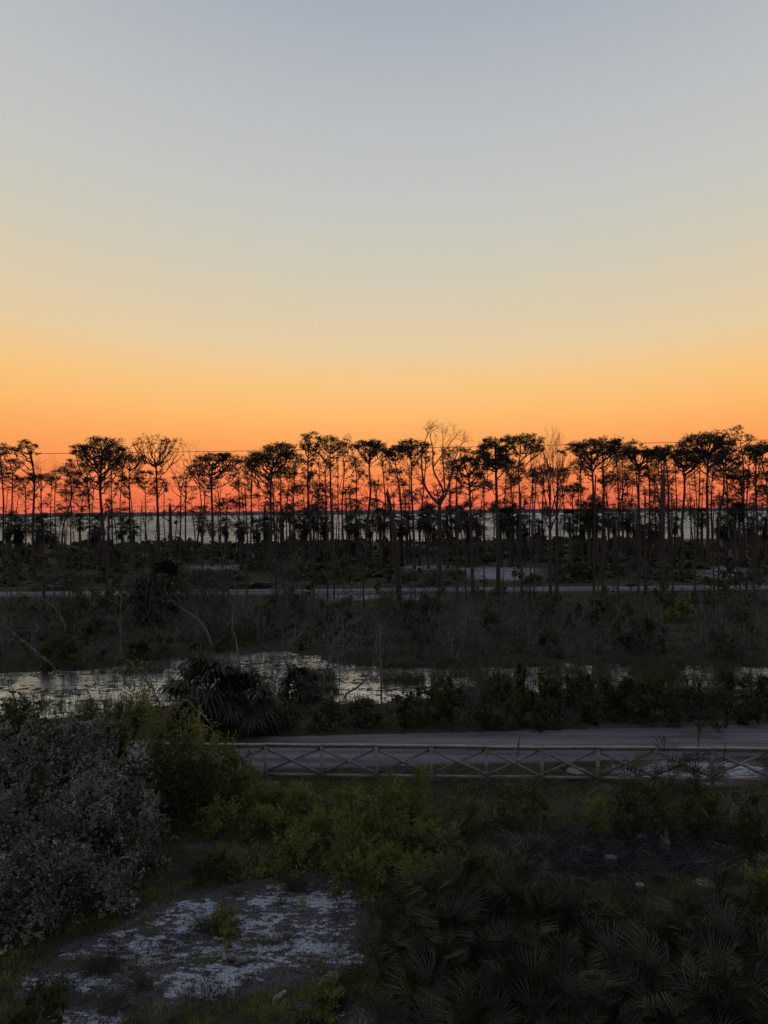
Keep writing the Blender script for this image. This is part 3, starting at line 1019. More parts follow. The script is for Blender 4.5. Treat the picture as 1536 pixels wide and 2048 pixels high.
MIDDLE = [(112, 948, 12), (246, 922, 20), (396, 938, 18), (478, 945, 16), (505, 915, 18), (590, 912, 22), (650, 925, 16), (690, 908, 18), (764, 905, 20), (852, 908, 18), (898, 930, 18), (968, 905, 18), (1012, 925, 20), (1086, 940, 14),
          (1160, 915, 18), (1232, 900, 22), (1268, 892, 20), (1322, 905, 20), (1350, 898, 20), (1398, 905, 18), (1455, 912, 22), (1498, 905, 22), (1530, 930, 18), (1300, 935, 16), (1340, 945, 16), (1250, 940, 16), (1425, 930, 18), (620, 935, 16), (545, 950, 16)]
for (mx_, my_, mw_), lab in zip(MIDDLE, landmark_labels([q_[0] for q_ in MIDDLE], 'feathery middle-rank pine', 'crown')):
    pine(lab, float(rng.uniform(155, 190)), mx_ + float(rng.normal(0, 4)), [(mx_ + float(rng.normal(0, 5)), 1010), (mx_, my_ + 14)], float(rng.uniform(.17, .25)),
         [(mx_, my_, mw_ * .8, 7, .8), (mx_ + float(rng.normal(0, mw_ * .6)), my_ + 12, mw_ * .6, 6, .7), (mx_ + float(rng.normal(0, mw_ * .7)), my_ + 24, mw_ * .45, 5, .5)], .8, 8, group='feathery pines of the middle rank')

# thin pines farther back: a few models, copied
protos = []
for v in range(9):
    hgt_ = [15, 12, 17, 19, 14, 13, 18, 21, 20][v]
    path = smooth_path([(0, 0, -.3), (rng.normal(0, .45), rng.normal(0, .45), hgt_ * .5), (rng.normal(0, .9), rng.normal(0, .9), hgt_)], 14)
    tb, fb = MB(), MB()
    tb.tube(path, np.linspace(.2, .08, 14), 6, rough=.05)
    if v % 3 != 2:
        for c in range(1 + v % 2):
            S = clump_centres(path[-1] + np.array([rng.normal(0, .9), rng.normal(0, .8), -.8 * c]), 1.5 + 1.2 * rng.random(), .7, .6)
            limbs(tb, path, S, .055)
            tufts(fb, S, 1.6, .55)
        side_branches(tb, fb, path, 7, .45, .92, 2.2)
    stubs(tb, path, 22, .035, lo=.35, ln=(.6, 3.0))
    if not fb.V:
        out = []
        for q in range(5):
            grow(out, path[9 + q], (rng.normal(0, .6), rng.normal(0, .6), 1), 1.6, .035, 2, up=.12)
        put(tb, out, 3)
    protos.append((tb.mesh('trunk'), fb.mesh('crown') if fb.V else None, hgt_))
bgx = [12, 38, 100, 112, 150, 168, 186, 200, 236, 270, 300, 335, 350, 390, 408, 440, 470, 515, 530, 556, 592, 604, 612, 630, 648, 656, 684, 695, 722, 746, 758, 772,
       842, 856, 868, 902, 925, 958, 972, 985, 1010, 1016, 1050, 1078, 1090, 1128, 1160, 1172, 1200, 1222, 1236, 1256, 1266, 1274, 1290, 1305, 1322, 1346, 1356, 1378, 1404,
       1426, 1450, 1458, 1470, 1496, 1504, 1520, 28, 130, 222, 248, 282, 430, 486, 548, 568, 576, 600, 624, 640, 670, 690, 702, 730, 750, 796, 812, 850, 948, 1000, 1030, 1058, 1150, 1180, 1194, 1216, 1230, 1262, 1286, 1316, 1330, 1342, 1388, 1398, 1438, 1464, 1500]
bgx = [x + float(rng.normal(0, 2)) for x in bgx]
bg_lab = landmark_labels(bgx, 'thin background pine', 'trunk')
for i, x in enumerate(bgx):
    D = rng.uniform(165, 265)
    v = int(rng.integers(0, 9))
    g = ground_at(x, D)
    r = thing('pine_tree', bg_lab[i], 'pine tree', g, 'thin pines behind the skyline pines', rz=rng.random() * 6.28)
    k = rng.uniform(0.85, 1.15) * (D / 215) ** .4
    r.scale = (k, k, k)
    obj('trunk', protos[v][0], M['bark'], r)
    if protos[v][1]:
        obj('crown', protos[v][1], M['needle'], r)
    r.rotation_euler = (rng.normal(0, .035), rng.normal(0, .035), rng.random() * 6.28)

# ------------------------------------------------------------------ leafless trees and snags
def bare_tree(label, D, bx, mains, r0, twig=(2.4, 2), name='bare_tree', mat='bark', group=None, up=.1, spread=.55, every=2):
    """mains: pixel paths of the big limbs; fine branches are grown from them"""
    base = ground_at(bx, D)
    root = thing(name, label, 'bare tree', base, group)
    for li, (pts, ra, rb_) in enumerate(mains):
        P = []
        dy = 0 if li == 0 else rng.normal(0, .5)
        for i, (x, y) in enumerate(pts):
            q = A(x, y, D) - base
            q[1] += dy * i
            P.append(q)
        if li == 0:
            P = [np.array([0, 0, -.3])] + P
        path = smooth_path(P, 16)
        tb, out = MB(), []
        tb.tube(path, np.linspace(ra, rb_, 16), 8, rough=.05)
        for i in range(6, 16, every):
            d = path[i] - path[i - 1]
            d = unit(d) + rng.normal(0, .7, 3)
            grow(out, path[i], d, twig[0] * rng.uniform(.5, 1.1) * (1.25 if i > 11 else .8), rb_ * .8, twig[1], up, spread)
        grow(out, path[-1], path[-1] - path[-3], twig[0], rb_, twig[1], up, spread)
        put(tb, out).build('trunk' if li == 0 else 'limb', M[mat], root, smooth=True)
    return root


bare_tree('giant leafless tree with forked curving trunk, highest on the skyline', 135, 879,
          [([(879, 1080), (879, 1010)], .42, .34), ([(879, 1010), (862, 995), (846, 970), (841, 930), (842, 900), (850, 880)], .24, .07),
           ([(880, 1010), (890, 985), (880, 965), (866, 940), (868, 900), (862, 872)], .24, .07),
           ([(879, 1010), (895, 985), (904, 950), (912, 915), (925, 890)], .24, .07),
           ([(890, 985), (888, 950), (884, 910), (886, 880)], .16, .06), ([(866, 935), (885, 908), (902, 885)], .13, .06)],
          .42, twig=(1.45, 4), up=.05, every=3, spread=.6)
bare_tree('small leafless tree with fanned twigs near left picture edge', 165, 82, [([(83, 1050), (82, 985)], .2, .14), ([(82, 985), (74, 960), (72, 945)], .09, .04), ([(82, 985), (92, 962), (99, 948)], .09, .04), ([(82, 985), (83, 955)], .09, .04)],
          .2, twig=(2.2, 3), up=.1)
bare_tree('leafless spreading tree between airy umbrella pine and upswept pine', 165, 360, [([(361, 1050), (362, 985)], .2, .13), ([(362, 985), (350, 950), (338, 930)], .09, .04), ([(362, 985), (368, 950), (366, 925)], .09, .04), ([(362, 975), (378, 950), (384, 930)], .08, .04)],
          .2, twig=(2.4, 3), up=.1)
bare_tree('upright bare tree with many vertical branches right of centre', 100, 1101,
          [([(1100, 1120), (1100, 1010), (1098, 960)], .26, .1), ([(1101, 1040), (1090, 990), (1083, 940)], .1, .04), ([(1101, 1030), (1112, 980), (1110, 930)], .1, .04), ([(1100, 1060), (1080, 1020), (1072, 980)], .09, .03), ([(1101, 1000), (1104, 950), (1103, 915)], .09, .03), ([(1100, 1060), (1122, 1010), (1130, 960)], .09, .03)],
          .26, twig=(2.0, 3), up=.35, spread=.4)
bare_tree('second upright bare tree touching the first, right of centre', 102, 1114, [([(1114, 1130), (1113, 1020), (1115, 970)], .24, .09), ([(1113, 1040), (1124, 990), (1128, 950)], .09, .03), ([(1113, 1020), (1106, 970), (1108, 925)], .09, .03)],
          .24, twig=(1.8, 3), up=.35, spread=.4)
bare_tree('leafless thin tree right of the bonnet-crowned pine', 160, 677, [([(678, 1040), (675, 970), (676, 920)], .17, .06), ([(676, 990), (686, 950), (688, 920)], .07, .03)], .17, twig=(1.9, 2), up=.2)
bare_tree('leaning leafless tree curving over the water left of dominant pine', 170, 120, [([(126, 1050), (140, 1010), (145, 995), (143, 975)], .27, .12), ([(145, 1000), (132, 1000), (118, 1005)], .09, .04)], .27, twig=(2.0, 2), up=.12)


def snag(label, D, bx, pts, r0, r1, branches, mat='bark', group='broken dead trunks'):
    base = ground_at(bx, D)
    root = thing('dead_snag', label, 'dead tree', base, group)
    tb = MB()
    path = smooth_path([np.array([0, 0, -.3])] + [A(x, y, D) - base for x, y in pts], 14)
    tb.tube(path, np.linspace(r0, r1, 14), 9, rough=.08)
    for k in range(6):                       # splintered top
        a = rng.random() * 6.28
        s_ = path[-1] + np.array([math.cos(a), math.sin(a), 0]) * r1 * .6
        tb.segs([s_ - np.array([0, 0, .2])], [s_ + np.array([rng.normal(0, .08), rng.normal(0, .08), rng.uniform(.3, 1.0)])], r1 * .4, .01, 4)
    tb.build('trunk', M[mat], root, smooth=True)
    for b_ in branches:
        bb = MB()
        Pb = smooth_path([A(x, y, D) - base + np.array([0, .15 * i, 0]) for i, (x, y) in enumerate(b_)], 8)
        bb.tube(Pb, np.linspace(r1 * .42, r1 * .12, 8), 6)
        out = []
        grow(out, Pb[5], Pb[6] - Pb[4], 1.2, r1 * .15, 1)
        put(bb, out)
        bb.build('branch', M[mat], root)


snag('broken snag with splintered top and drooping side limbs at picture centre', 95, 798, [(797, 1150), (788, 1060), (780, 1010), (774, 984)], .42, .24,
     [[(779, 1012), (765, 1005), (745, 995), (722, 995)], [(777, 1000), (790, 985), (798, 968)], [(777, 998), (775, 980), (777, 972)]])
snag('short broken snag over the water left of the spreading pine', 165, 529, [(529, 1060), (530, 1014)], .32, .24, [[(529, 1030), (520, 1018), (514, 1010)], [(529, 1040), (540, 1022), (550, 1012)]])
snag('short dark snag with forked limbs right of airy umbrella pine', 150, 341, [(341, 1060), (340, 1012)], .4, .3, [[(340, 1030), (352, 1018), (362, 1000)], [(341, 1045), (322, 1030), (300, 1018)]])
snag('stubby snag just right of the broken central snag', 150, 788, [(788, 1060), (788, 1004)], .2, .15, [])
for lab, D, bx, top, r in [('bare straight dead pole rising below the double-domed pine', 101, 1188, 960, .16), ('dead pole with stubs under the long flat canopy', 103, 1327, 930, .22),
                           ('thin dead pole left of the near thick-trunked pine', 98, 668, 990, .12), ('dead pole standing on the far road verge under the tall pines', 100, 1345, 1000, .13),
                           ('slim dead pole at the far road below upright bare trees', 97, 1061, 1010, .1), ('straight dead pole left of far road sand patch', 96, 627, 1060, .13),
                           ('dead pole before the far road at the right', 99, 1390, 1010, .13), ('leaning dead pole below the great right-hand crown', 98, 1276, 1040, .13),
                           ('dead pole beside the big skirted palm', 90, 265, 1040, .13), ('bare pole near left picture edge beyond the pond', 88, 88, 1060, .14),
                           ('slender dead pole between the central snag and far road', 94, 830, 1080, .09), ('thin dead pole right of near thick-trunked pine', 97, 968, 1060, .1)]:
    snag(lab, D, bx, [(bx, 1120), (bx + rng.normal(0, 3), top)], r, r * .6, [[(bx, 1100), (bx + 8, 1085), (bx + 14, 1070)], [(bx, top + 40), (bx - 8, top + 25), (bx - 12, top + 8)]], group='dead poles by the far road')
for lab, D, bx, top, r in [('dark trunk rising before far road near centre-right sand, left one', 97, 915, 1000, .14), ('dark trunk rising before far road near centre-right sand, right one', 95, 1043, 990, .15), ('dark slim trunk before far road under double-domed pine', 96, 1205, 1000, .16), ('dark trunk before far road under twin-stem pine', 99, 1290, 980, .17), ('dark trunk before far road under raised-crown pine', 97, 1322, 960, .2), ('dark trunk before far road near left dead pole', 92, 128, 1060, .13), ('dark trunk before far road under dominant broad pine', 95, 215, 1020, .16), ('dark trunk before far road under upswept-limbed pine', 96, 445, 1050, .13), ('dark trunk before far road under three-tier pine', 95, 552, 1020, .17), ('dark trunk before far road under bonnet-crowned pine', 98, 655, 1010, .12), ('dark trunk before far road at right picture edge', 96, 1508, 1000, .15), ('dark trunk before far road under slanting pine', 98, 1437, 990, .14)]:
    snag(lab, D, bx, [(bx, 1120), (bx + rng.normal(0, 4), top)], r, r * .55, [[(bx, 1110), (bx - 9, 1092), (bx - 13, 1074)], [(bx, top + 60), (bx + 9, top + 40), (bx + 15, top + 14)], [(bx, top + 90), (bx - 10, top + 75), (bx - 18, top + 50)]], group='dark trunks before the far road')

dpx = sorted(float(rng.uniform(0, 1536)) for _ in range(22))
for x, lab in zip(dpx, landmark_labels(dpx, 'thin dead trunk', 'beyond the pond')):
    v = int(rng.choice([2, 5, 8]))
    k = float(rng.uniform(.35, .75))
    r = thing('dead_snag', lab, 'dead tree', ground_at(x, float(rng.uniform(64, 101))), 'thin dead trunks beyond the pond')
    r.scale = (k, k, k)
    r.rotation_euler = (rng.normal(0, .05), rng.normal(0, .05), rng.random() * 6.28)
    obj('trunk', protos[v][0], M['bark'], r)

# ------------------------------------------------------------------ palms
def fan(mb, hub, d, up, R, nl, arc, droop, w):
    """costapalmate fan: leaflets spread in the plane of d and side"""
    side = unit(np.cross(d, up))
    nrm = unit(np.cross(side, d))
    a = np.linspace(-arc / 2, arc / 2, nl) + rng.normal(0, .06, nl)
    D_ = np.cos(a)[:, None] * d + np.sin(a)[:, None] * side
    L = R * (0.75 + 0.25 * np.cos(a)) * rng.uniform(.72, 1.08, nl)
    fold = np.where(np.arange(nl) % 2, 1, -1)[:, None] * nrm * 0.03 * R
    mid = hub + D_ * (L * .55)[:, None] + fold
    tip = hub + D_ * L[:, None] + np.array([0, 0, -1.0]) * (L * droop * rng.uniform(.6, 1.4, nl))[:, None]
    T = np.cross(D_, nrm) * w
    V = np.stack([hub + 0 * D_, mid - T, mid + T, tip], 1).reshape(-1, 3)
    b_ = np.arange(nl)[:, None] * 4
    mb.add(V, None, np.concatenate([b_ + [0, 1, 2], b_ + [1, 3, 2]]))


def palm_head(n, R, droop, dead=0, nl=14):
    """round head of fan leaves on arching stalks"""
    live, dd = MB(), MB()
    for i in range(n + dead):
        isd = i >= n
        az = rng.random() * 6.283
        el = rng.uniform(-1.45, -.85) if isd else rng.uniform(-.75, 1.45)
        d = np.array([math.cos(az) * math.cos(el), math.sin(az) * math.cos(el), math.sin(el)])
        pl = R * rng.uniform(.5, .75)
        hub = d * pl + np.array([0, 0, -.12 * R * math.cos(el)])
        mb = dd if isd else live
        mb.segs([[0, 0, 0]], [hub], .03, .02, 3)
        d2 = unit(d + np.array([0, 0, -.35 if not isd else -.3]))
        upv = np.array([0, 0, 1.0]) if abs(d2[2]) < .9 else np.array([math.cos(az), math.sin(az), 0])
        fan(mb, hub, d2, upv, R * .62, nl, 3.6 if not isd else 1.6, droop, R * .035)
    return live, dd


heads = []
for v in range(4):
    lv, dd = palm_head(34, 1.9, .4, 7, 12)
    heads.append((lv.mesh('crown'), dd.mesh('dead_fronds')))
PALM_K = 1.3


def palm(label, px, head_y, D, size, group, v):
    base = ground_at(px, D)
    top = A(px, head_y, D)
    hh = max(1.0, top[2] - base[2])
    r = thing('cabbage_palm', label, 'palm tree', base, group, rz=rng.random() * 6.28)
    mb = MB()
    mb.tube(smooth_path([(0, 0, -.3), (rng.normal(0, .1), rng.normal(0, .1), hh * .5), (0, 0, hh)], 10), np.linspace(.3, .24, 10), 8, rough=.12)
    mb.build('trunk', M['palmtrunk'], r, smooth=True)
    k = size / 1.9 * PALM_K
    obj('crown', heads[v][0], M['palmleaf'], r, (0, 0, hh), None, (k, k, k))
    obj('dead_fronds', heads[v][1], M['deadfar'], r, (0, 0, hh), None, (k * .8, k * .8, k * 1.1))


far_palms = [(17, 1046, 150, 2.0), (38, 1050, 152, 2.2), (86, 1050, 150, 2.1), (160, 1040, 175, 1.6), (190, 1052, 160, 2.0), (243, 1055, 160, 1.5), (262, 1055, 162, 1.7), (405, 1045, 175, 1.6), (452, 1050, 160, 1.5), (481, 1055, 160, 1.4),
             (515, 1052, 165, 1.9), (536, 1050, 160, 1.8), (580, 1026, 180, 1.4), (608, 1040, 160, 2.1), (628, 1034, 158, 2.0), (648, 1048, 160, 1.7), (700, 1046, 165, 1.5), (716, 1040, 160, 2.1), (740, 1052, 165, 1.6), (762, 1034, 150, 1.9),
             (782, 1040, 152, 1.8), (800, 1050, 160, 1.6), (815, 1046, 165, 1.8), (840, 1040, 160, 1.4), (857, 1030, 150, 2.0), (868, 1052, 165, 1.5), (895, 1032, 150, 1.9), (916, 1030, 148, 2.1), (935, 1044, 150, 2.0), (954, 1040, 150, 2.0),
             (1003, 1032, 150, 1.9), (1020, 1036, 148, 2.2), (1036, 1030, 148, 2.2), (1050, 1050, 155, 1.6), (1078, 1052, 160, 1.4), (1140, 1036, 140, 1.7), (1165, 1050, 150, 1.6), (1178, 1020, 140, 2.0), (1195, 1030, 140, 2.0), (1228, 1046, 160, 1.4),
             (1268, 1050, 165, 1.5), (1300, 1056, 165, 1.5), (1350, 1046, 165, 1.5), (1405, 1030, 150, 1.5), (1448, 1050, 150, 1.7), (1470, 1008, 145, 1.6), (1480, 1020, 145, 1.4), (1505, 1048, 150, 1.6), (1530, 1050, 150, 1.5)]
far_palms += [(float(rng.uniform(560, 1536)), float(rng.uniform(1026, 1066)), float(rng.uniform(145, 215)), float(rng.uniform(1.2, 2.3))) for _ in range(9)] + [(float(rng.uniform(0, 560)), float(rng.uniform(1046, 1072)), float(rng.uniform(145, 200)), float(rng.uniform(1.0, 1.9))) for _ in range(6)]
palm_lab = landmark_labels([p_[0] for p_ in far_palms], 'dark cabbage palm', 'before the bay')
for i, (x, y, D, s_) in enumerate(far_palms):
    if i < 3:
        lab = ['cabbage palm with dense head at left picture edge over the water', 'full cabbage palm second from left picture edge', 'dark cabbage palm below the small fanned leafless tree'][i]
    elif x in (857, 1470, 1178):
        lab = {857: 'tall cabbage palm with round shaggy head left of the forked giant', 1470: 'cabbage palm standing highest, among right-hand pine trunks', 1178: 'tall cabbage palm beneath the double-domed pine'}[x]
    else:
        lab = palm_lab[i]
    palm(lab, x, y, D, s_, 'cabbage palms among the pines', i % 4)

# ------------------------------------------------------------------ bushes
def bush_parts(rx, ry, rz, n, leaf, lobes=12, z0=0.05, shoot=0.25, stems=7, lrk=1.0):
    """foliage lobes over a dome with gaps, and the stems that carry them"""
    fb, sb = MB(), MB()
    th = rng.random(lobes) * 6.283
    el = np.arcsin(rng.uniform(0.02, 1, lobes))
    rr = rng.uniform(.5, .8, lobes)
    C = np.stack([np.cos(th) * np.cos(el) * rr, np.sin(th) * np.cos(el) * rr, z0 + np.sin(el) * rr * .92], -1)
    lr = rng.uniform(.2, .44, lobes) * lrk
    sc = np.array([rx, ry, rz])
    per = 11
    k = max(8, n // per)                              # sprigs of leaves, set in smaller bunches on each lobe
    sub = max(3, k // 16)
    sp_ = rng.choice(lobes, sub, p=lr ** 2 / (lr ** 2).sum())
    sd_ = unit(rng.normal(size=(sub, 3)) + np.array([0, 0, .3]))
    SC = C[sp_] + sd_ * (lr[sp_] * rng.uniform(.72, 1.08, sub))[:, None]
    pk = rng.integers(0, sub, k)
    deep = rng.random(k) < .14
    P = SC[pk] + rng.normal(size=(k, 3)) * (.055 + .05 * rng.random((k, 1)))
    P[deep] = C[sp_[pk[deep]]] + rng.normal(size=(deep.sum(), 3)) * .16
    P = P * sc
    P[:, 2] = np.abs(P[:, 2])
    out_ = unit(sd_[pk] * np.array([1, 1, .8]) + np.array([0, 0, .35]) + rng.normal(0, .45, (k, 3)))
    lg = np.where(rng.random(k) < shoot, rng.uniform(1.2, 4.0, k), rng.uniform(.2, 1.0, k)) * leaf[0]
    t = np.tile(np.linspace(0, 1, per), k)
    LP = np.repeat(P, per, 0) + np.repeat(out_, per, 0) * (t * np.repeat(lg, per))[:, None] + rng.normal(0, .12, (k * per, 3)) * leaf[0]
    D_ = unit(np.repeat(out_, per, 0) * .8 + rng.normal(0, .62, LP.shape))
    fb.leaves(LP, D_, leaf[0] * rng.uniform(.65, 1.3, len(LP)), leaf[1] * rng.uniform(.75, 1.25, len(LP)))
    cs = C * sc
    for c in cs[:stems]:
        B = bez(np.array([rng.normal(0, .1) * rx, rng.normal(0, .1) * ry, -.15]), np.array([c[0] * .3, c[1] * .3, c[2] * .6]), c, 5)
        sb.segs(B[:-1], B[1:], np.linspace(.035, .02, 4) * max(.4, rz / 3), np.linspace(.03, .012, 4) * max(.4, rz / 3), 4)
    return fb, sb


def bush(label, px, top, base_y, hw, mat, n, leaf, group=None, name='shrub', cat='shrub', lobes=12, ysc=1.0, z0=.05, shoot=.25, lrk=1.0):
    g = on(px, base_y)
    D = g[1]
    t = A(px, top, D)
    rz = max(.3, t[2] - g[2])
    rx = hw * D / F
    r = thing(name, label, cat, g, group, rz=0)
    fb, sb = bush_parts(rx, rx * ysc, rz, n, leaf, lobes, z0, shoot, lrk=lrk)
    fb.build('foliage', M[mat], r)
    sb.build('stems', M['twig'], r)
    return r


# scrub beyond the far road reads as one mass
sc_mb = MB()
fp = []
unit_b = []
for v in range(5):
    fb, _ = bush_parts(1, 1, 1, 165, (.48, .3), 9, shoot=.1)
    unit_b.append((fb.V[0], fb.Q[0]))
for i in range(950):
    y = 113.6 + 174 * rng.random() ** 0.95
    x = rng.uniform(-.62, .62) * y
    if sandy(np.array([x]), np.array([y]))[0] > .2 or sandy(np.array([x]), np.array([y + 9.0]))[0] > .3:
        continue
    w = rng.uniform(1.4, 3.2)
    hh = rng.uniform(.35, .8) if y < 120 else rng.uniform(.7, 1.5) if y < 170 else rng.uniform(1.0, 2.3) if rng.random() < .88 else rng.uniform(2.2, 3.8)
    if y > 270:
        hh *= .7
    V, Qd = unit_b[i % 5]
    a = rng.random() * 6.28
    Rm = np.array([[math.cos(a), -math.sin(a), 0], [math.sin(a), math.cos(a), 0], [0, 0, 1]])
    sc_mb.add((V @ Rm.T) * np.array([w, w, hh]) + np.array([x, y, h1(x, y) - .05]), Qd)
so = sc_mb.build('scrub', M['olive'])
tag(so, 'low olive scrub covering the flat ground between far road and bay', 'scrub', kind='stuff')

SCRUB = [('broad yellowish bush on the scrub flat below the three-tier pine', 590, 1113, 1152, 45, 'green'), ('yellow-green bush edging the far road left of central snag', 650, 1136, 1168, 38, 'olive'),
         ('wide low bush beyond the far road left of central snag', 700, 1120, 1150, 40, 'olive'), ('long dark bush before the right-centre palms', 940, 1093, 1128, 75, 'darkgreen'),
         ('bush hiding the left end of the far sand patch', 800, 1142, 1166, 40, 'olive'), ('bush between the far road and centre-right sand patch', 880, 1146, 1168, 45, 'olive'),
         ('rounded bush in front of the centre-right sand patch', 1060, 1143, 1168, 40, 'darkgreen'), ('low bush right of centre-right sand patch', 1150, 1130, 1160, 50, 'darkgreen'),
         ('dark bush beyond far road under the long flat canopy', 1250, 1120, 1155, 60, 'darkgreen'), ('bush left of the right-hand sand patch', 1350, 1128, 1160, 35, 'olive'),
         ('big rounded bush covering the far road at the right', 1455, 1140, 1196, 45, 'olive'), ('dark bush against right picture edge beyond far road', 1520, 1120, 1160, 40, 'darkgreen'),
         ('low green bush at left picture edge beyond far road', 30, 1118, 1165, 45, 'olive'), ('wide bush below the leaning lopsided pine', 110, 1110, 1160, 60, 'olive'),
         ('low bush beyond the far road under dominant pine', 200, 1125, 1166, 50, 'darkgreen'), ('mounded bush right of big skirted palm beyond far road', 430, 1146, 1176, 50, 'olive'),
         ('dark bush beyond far road left of the yellowish bush', 510, 1110, 1150, 40, 'darkgreen')]
for lab, x, t_, b_, hw, mt in SCRUB:
    bush(lab, x, t_, b_, hw, mt, 1500, (.32, .19), 'bushes on the scrub flat', lobes=14, ysc=.8)

# ------------------------------------------------------------------ thicket between the pond and the far road
shr = []
for v in range(6):
    out = []
    ns = [7, 9, 5, 8, 6, 10][v]
    for k in range(ns):
        a = rng.random() * 6.28
        tl = rng.uniform(.15, .75)
        grow(out, (rng.normal(0, .15), rng.normal(0, .15), -.1), (math.cos(a) * tl, math.sin(a) * tl, 1), rng.uniform(1.0, 1.9), rng.uniform(.025, .05), 3, up=.03, spread=.5, kids=(2, 3), shrink=.68, wig=.16)
    shr.append(put(MB(), out, 3).mesh('branches'))


def bare_shrub(label, px, by, size, mat, group, v, lean=(0, 0)):
    g = on(px, by)
    me_key = (v, mat)
    if me_key not in shr_cache:
        mm = shr[v].copy()
        mm.materials.append(M[mat])
        shr_cache[me_key] = mm
    r = obj('bare_shrub', shr_cache[me_key], None, None, g, (lean[0], lean[1], rng.random() * 6.28), (size, size, size * rng.uniform(.85, 1.15)))
    return tag(r, label, 'shrub', group)


shr_cache = {}
sap = []
for v in range(4):
    out = []
    for k_ in range(2 + v % 3):
        grow(out, (rng.normal(0, .2), rng.normal(0, .2), -.1), (rng.normal(0, .25), rng.normal(0, .25), 1), 3.0, .055, 4, up=.16, spread=.42, kids=(2, 3), shrink=.66, wig=.1)
    sap.append(put(MB(), out, 3).mesh('branches'))
    sap[-1].materials.append(M['twig'])
sap_x = sorted(float(rng.uniform(-5, 1540) if i % 3 else rng.uniform(-5, 640)) for i in range(46))
sap_lab = landmark_labels(sap_x, 'grey leafless sapling', 'before far road')
for i, px in enumerate(sap_x):
    k_ = rng.uniform(.75, 1.25)
    tag(obj('bare_sapling', sap[i % 4], None, None, on(px, rng.uniform(1205, 1262)), (rng.normal(0, .06), rng.normal(0, .06), rng.random() * 6.28), (k_, k_, k_)), sap_lab[i], 'sapling', 'leafless saplings before the far road')
for i in range(120):
    by = rng.choice([1322, 1308, 1285, 1262, 1240, 1222]) + rng.uniform(-9, 9)
    px = rng.uniform(-20, 1556)
    if by > 1290 and 340 < px < 660:
        by = 1290 - rng.random() * 20
    g = G(px, by)
    if poly_sd(np.array([g[0]]), np.array([g[1]]), POND)[0] > -.6:
        continue
    bare_shrub('leafless grey shrub in the thicket between pond and far road', px, by, rng.uniform(.8, 1.45), 'twig' if rng.random() < .6 else 'deadwood', 'leafless shrubs beyond the pond', i % 6)
for i in range(26):
    px = rng.uniform(660, 1520)
    bare_shrub('low mauve-grey twiggy shrub on the far pond bank', px, rng.uniform(1312, 1334), rng.uniform(.35, .7), 'mauvetwig', 'mauve twiggy shrubs on the far bank', i % 6)
pale = [('pale dead tree leaning over left end of the pond', 112, 1338, [(112, 1338), (90, 1318), (60, 1293), (30, 1270)], .12, 2), ('pale crooked dead stem beyond left end of the pond', 128, 1290, [(128, 1288), (132, 1255), (118, 1225), (96, 1205)], .1, 2),
        ('tall pale forked dead stem behind the pond left of centre', 240, 1300, [(241, 1300), (240, 1240), (243, 1190)], .1, 2), ('pale arching dead stem beyond the pond above the bank palm', 430, 1300, [(425, 1300), (415, 1262), (390, 1232), (360, 1215)], .11, 2),
        ('straight pale dead stem at the pond left of centre', 480, 1345, [(481, 1345), (474, 1290), (462, 1240), (470, 1205)], .08, 2), ('pale forked dead stem below the far road left of centre', 562, 1265, [(564, 1268), (560, 1240), (562, 1215)], .09, 2),
        ('curved grey dead stem rising beyond the pond near centre', 735, 1275, [(736, 1272), (725, 1240), (724, 1205)], .07, 1), ('pale leaning dead stem under far road right of centre', 1215, 1270, [(1215, 1268), (1225, 1245), (1236, 1225)], .08, 1),
        ('grey bent dead stem beyond the pond at the right', 1405, 1300, [(1405, 1300), (1400, 1265), (1412, 1235), (1402, 1210)], .08, 2), ('grey leaning dead stem near right picture edge beyond pond', 1520, 1280, [(1520, 1280), (1512, 1250), (1500, 1225)], .08, 2)]
for lab, px, by, pts, r_, tw in pale:
    D = G(px, by)[1]
    bare_tree(lab, D, px, [(pts, r_, r_ * .4)], r_, twig=(1.3, tw), name='dead_tree', mat='deadwood', group='pale dead stems by the pond', up=.06)

THICK = [('dark bush hiding far road left of big skirted palm', 235, 1162, 1222, 48, 'darkgreen'), ('olive bush hiding far road near the left dark trunk', 165, 1168, 1218, 42, 'olive'), ('low bush in front of far road right of big skirted palm', 400, 1180, 1215, 30, 'darkgreen'),
         ('dark rounded bush right of centre beyond the pond', 1300, 1235, 1305, 40, 'darkgreen'), ('green bush below the far road right of centre', 1090, 1185, 1225, 45, 'darkgreen'), ('yellow-green bush below the far road toward the right', 1365, 1205, 1240, 38, 'green'),
         ('olive bush between upright bare trees and far road', 1230, 1195, 1240, 45, 'olive'), ('dark bush under far road left of centre', 690, 1190, 1240, 30, 'darkgreen'), ('yellow-green bush under far road beside central snag', 765, 1196, 1225, 40, 'green'),
         ('dark bush touching the central snag foot', 825, 1200, 1240, 25, 'darkgreen'), ('dark green bush between skirted palm and dead stems', 415, 1195, 1250, 40, 'olive'), ('dark bush beyond the pond near left picture edge', 60, 1200, 1260, 70, 'darkgreen'),
         ('dark bush left of big skirted palm', 180, 1190, 1265, 60, 'darkgreen'), ('dark thicket bush left of centre beyond the pond', 520, 1195, 1270, 60, 'darkgreen'), ('low dark bush on the far bank at left', 150, 1275, 1330, 60, 'darkgreen'),
         ('low dark bush on the far bank below skirted palm', 300, 1265, 1315, 60, 'darkgreen'), ('dark bush beyond the pond right of centre', 980, 1210, 1265, 50, 'darkgreen'), ('olive bush at right picture edge beyond pond', 1480, 1240, 1315, 60, 'olive'),
         ('tall olive bush under the rounded road-side bush at right', 1470, 1170, 1240, 50, 'olive')]
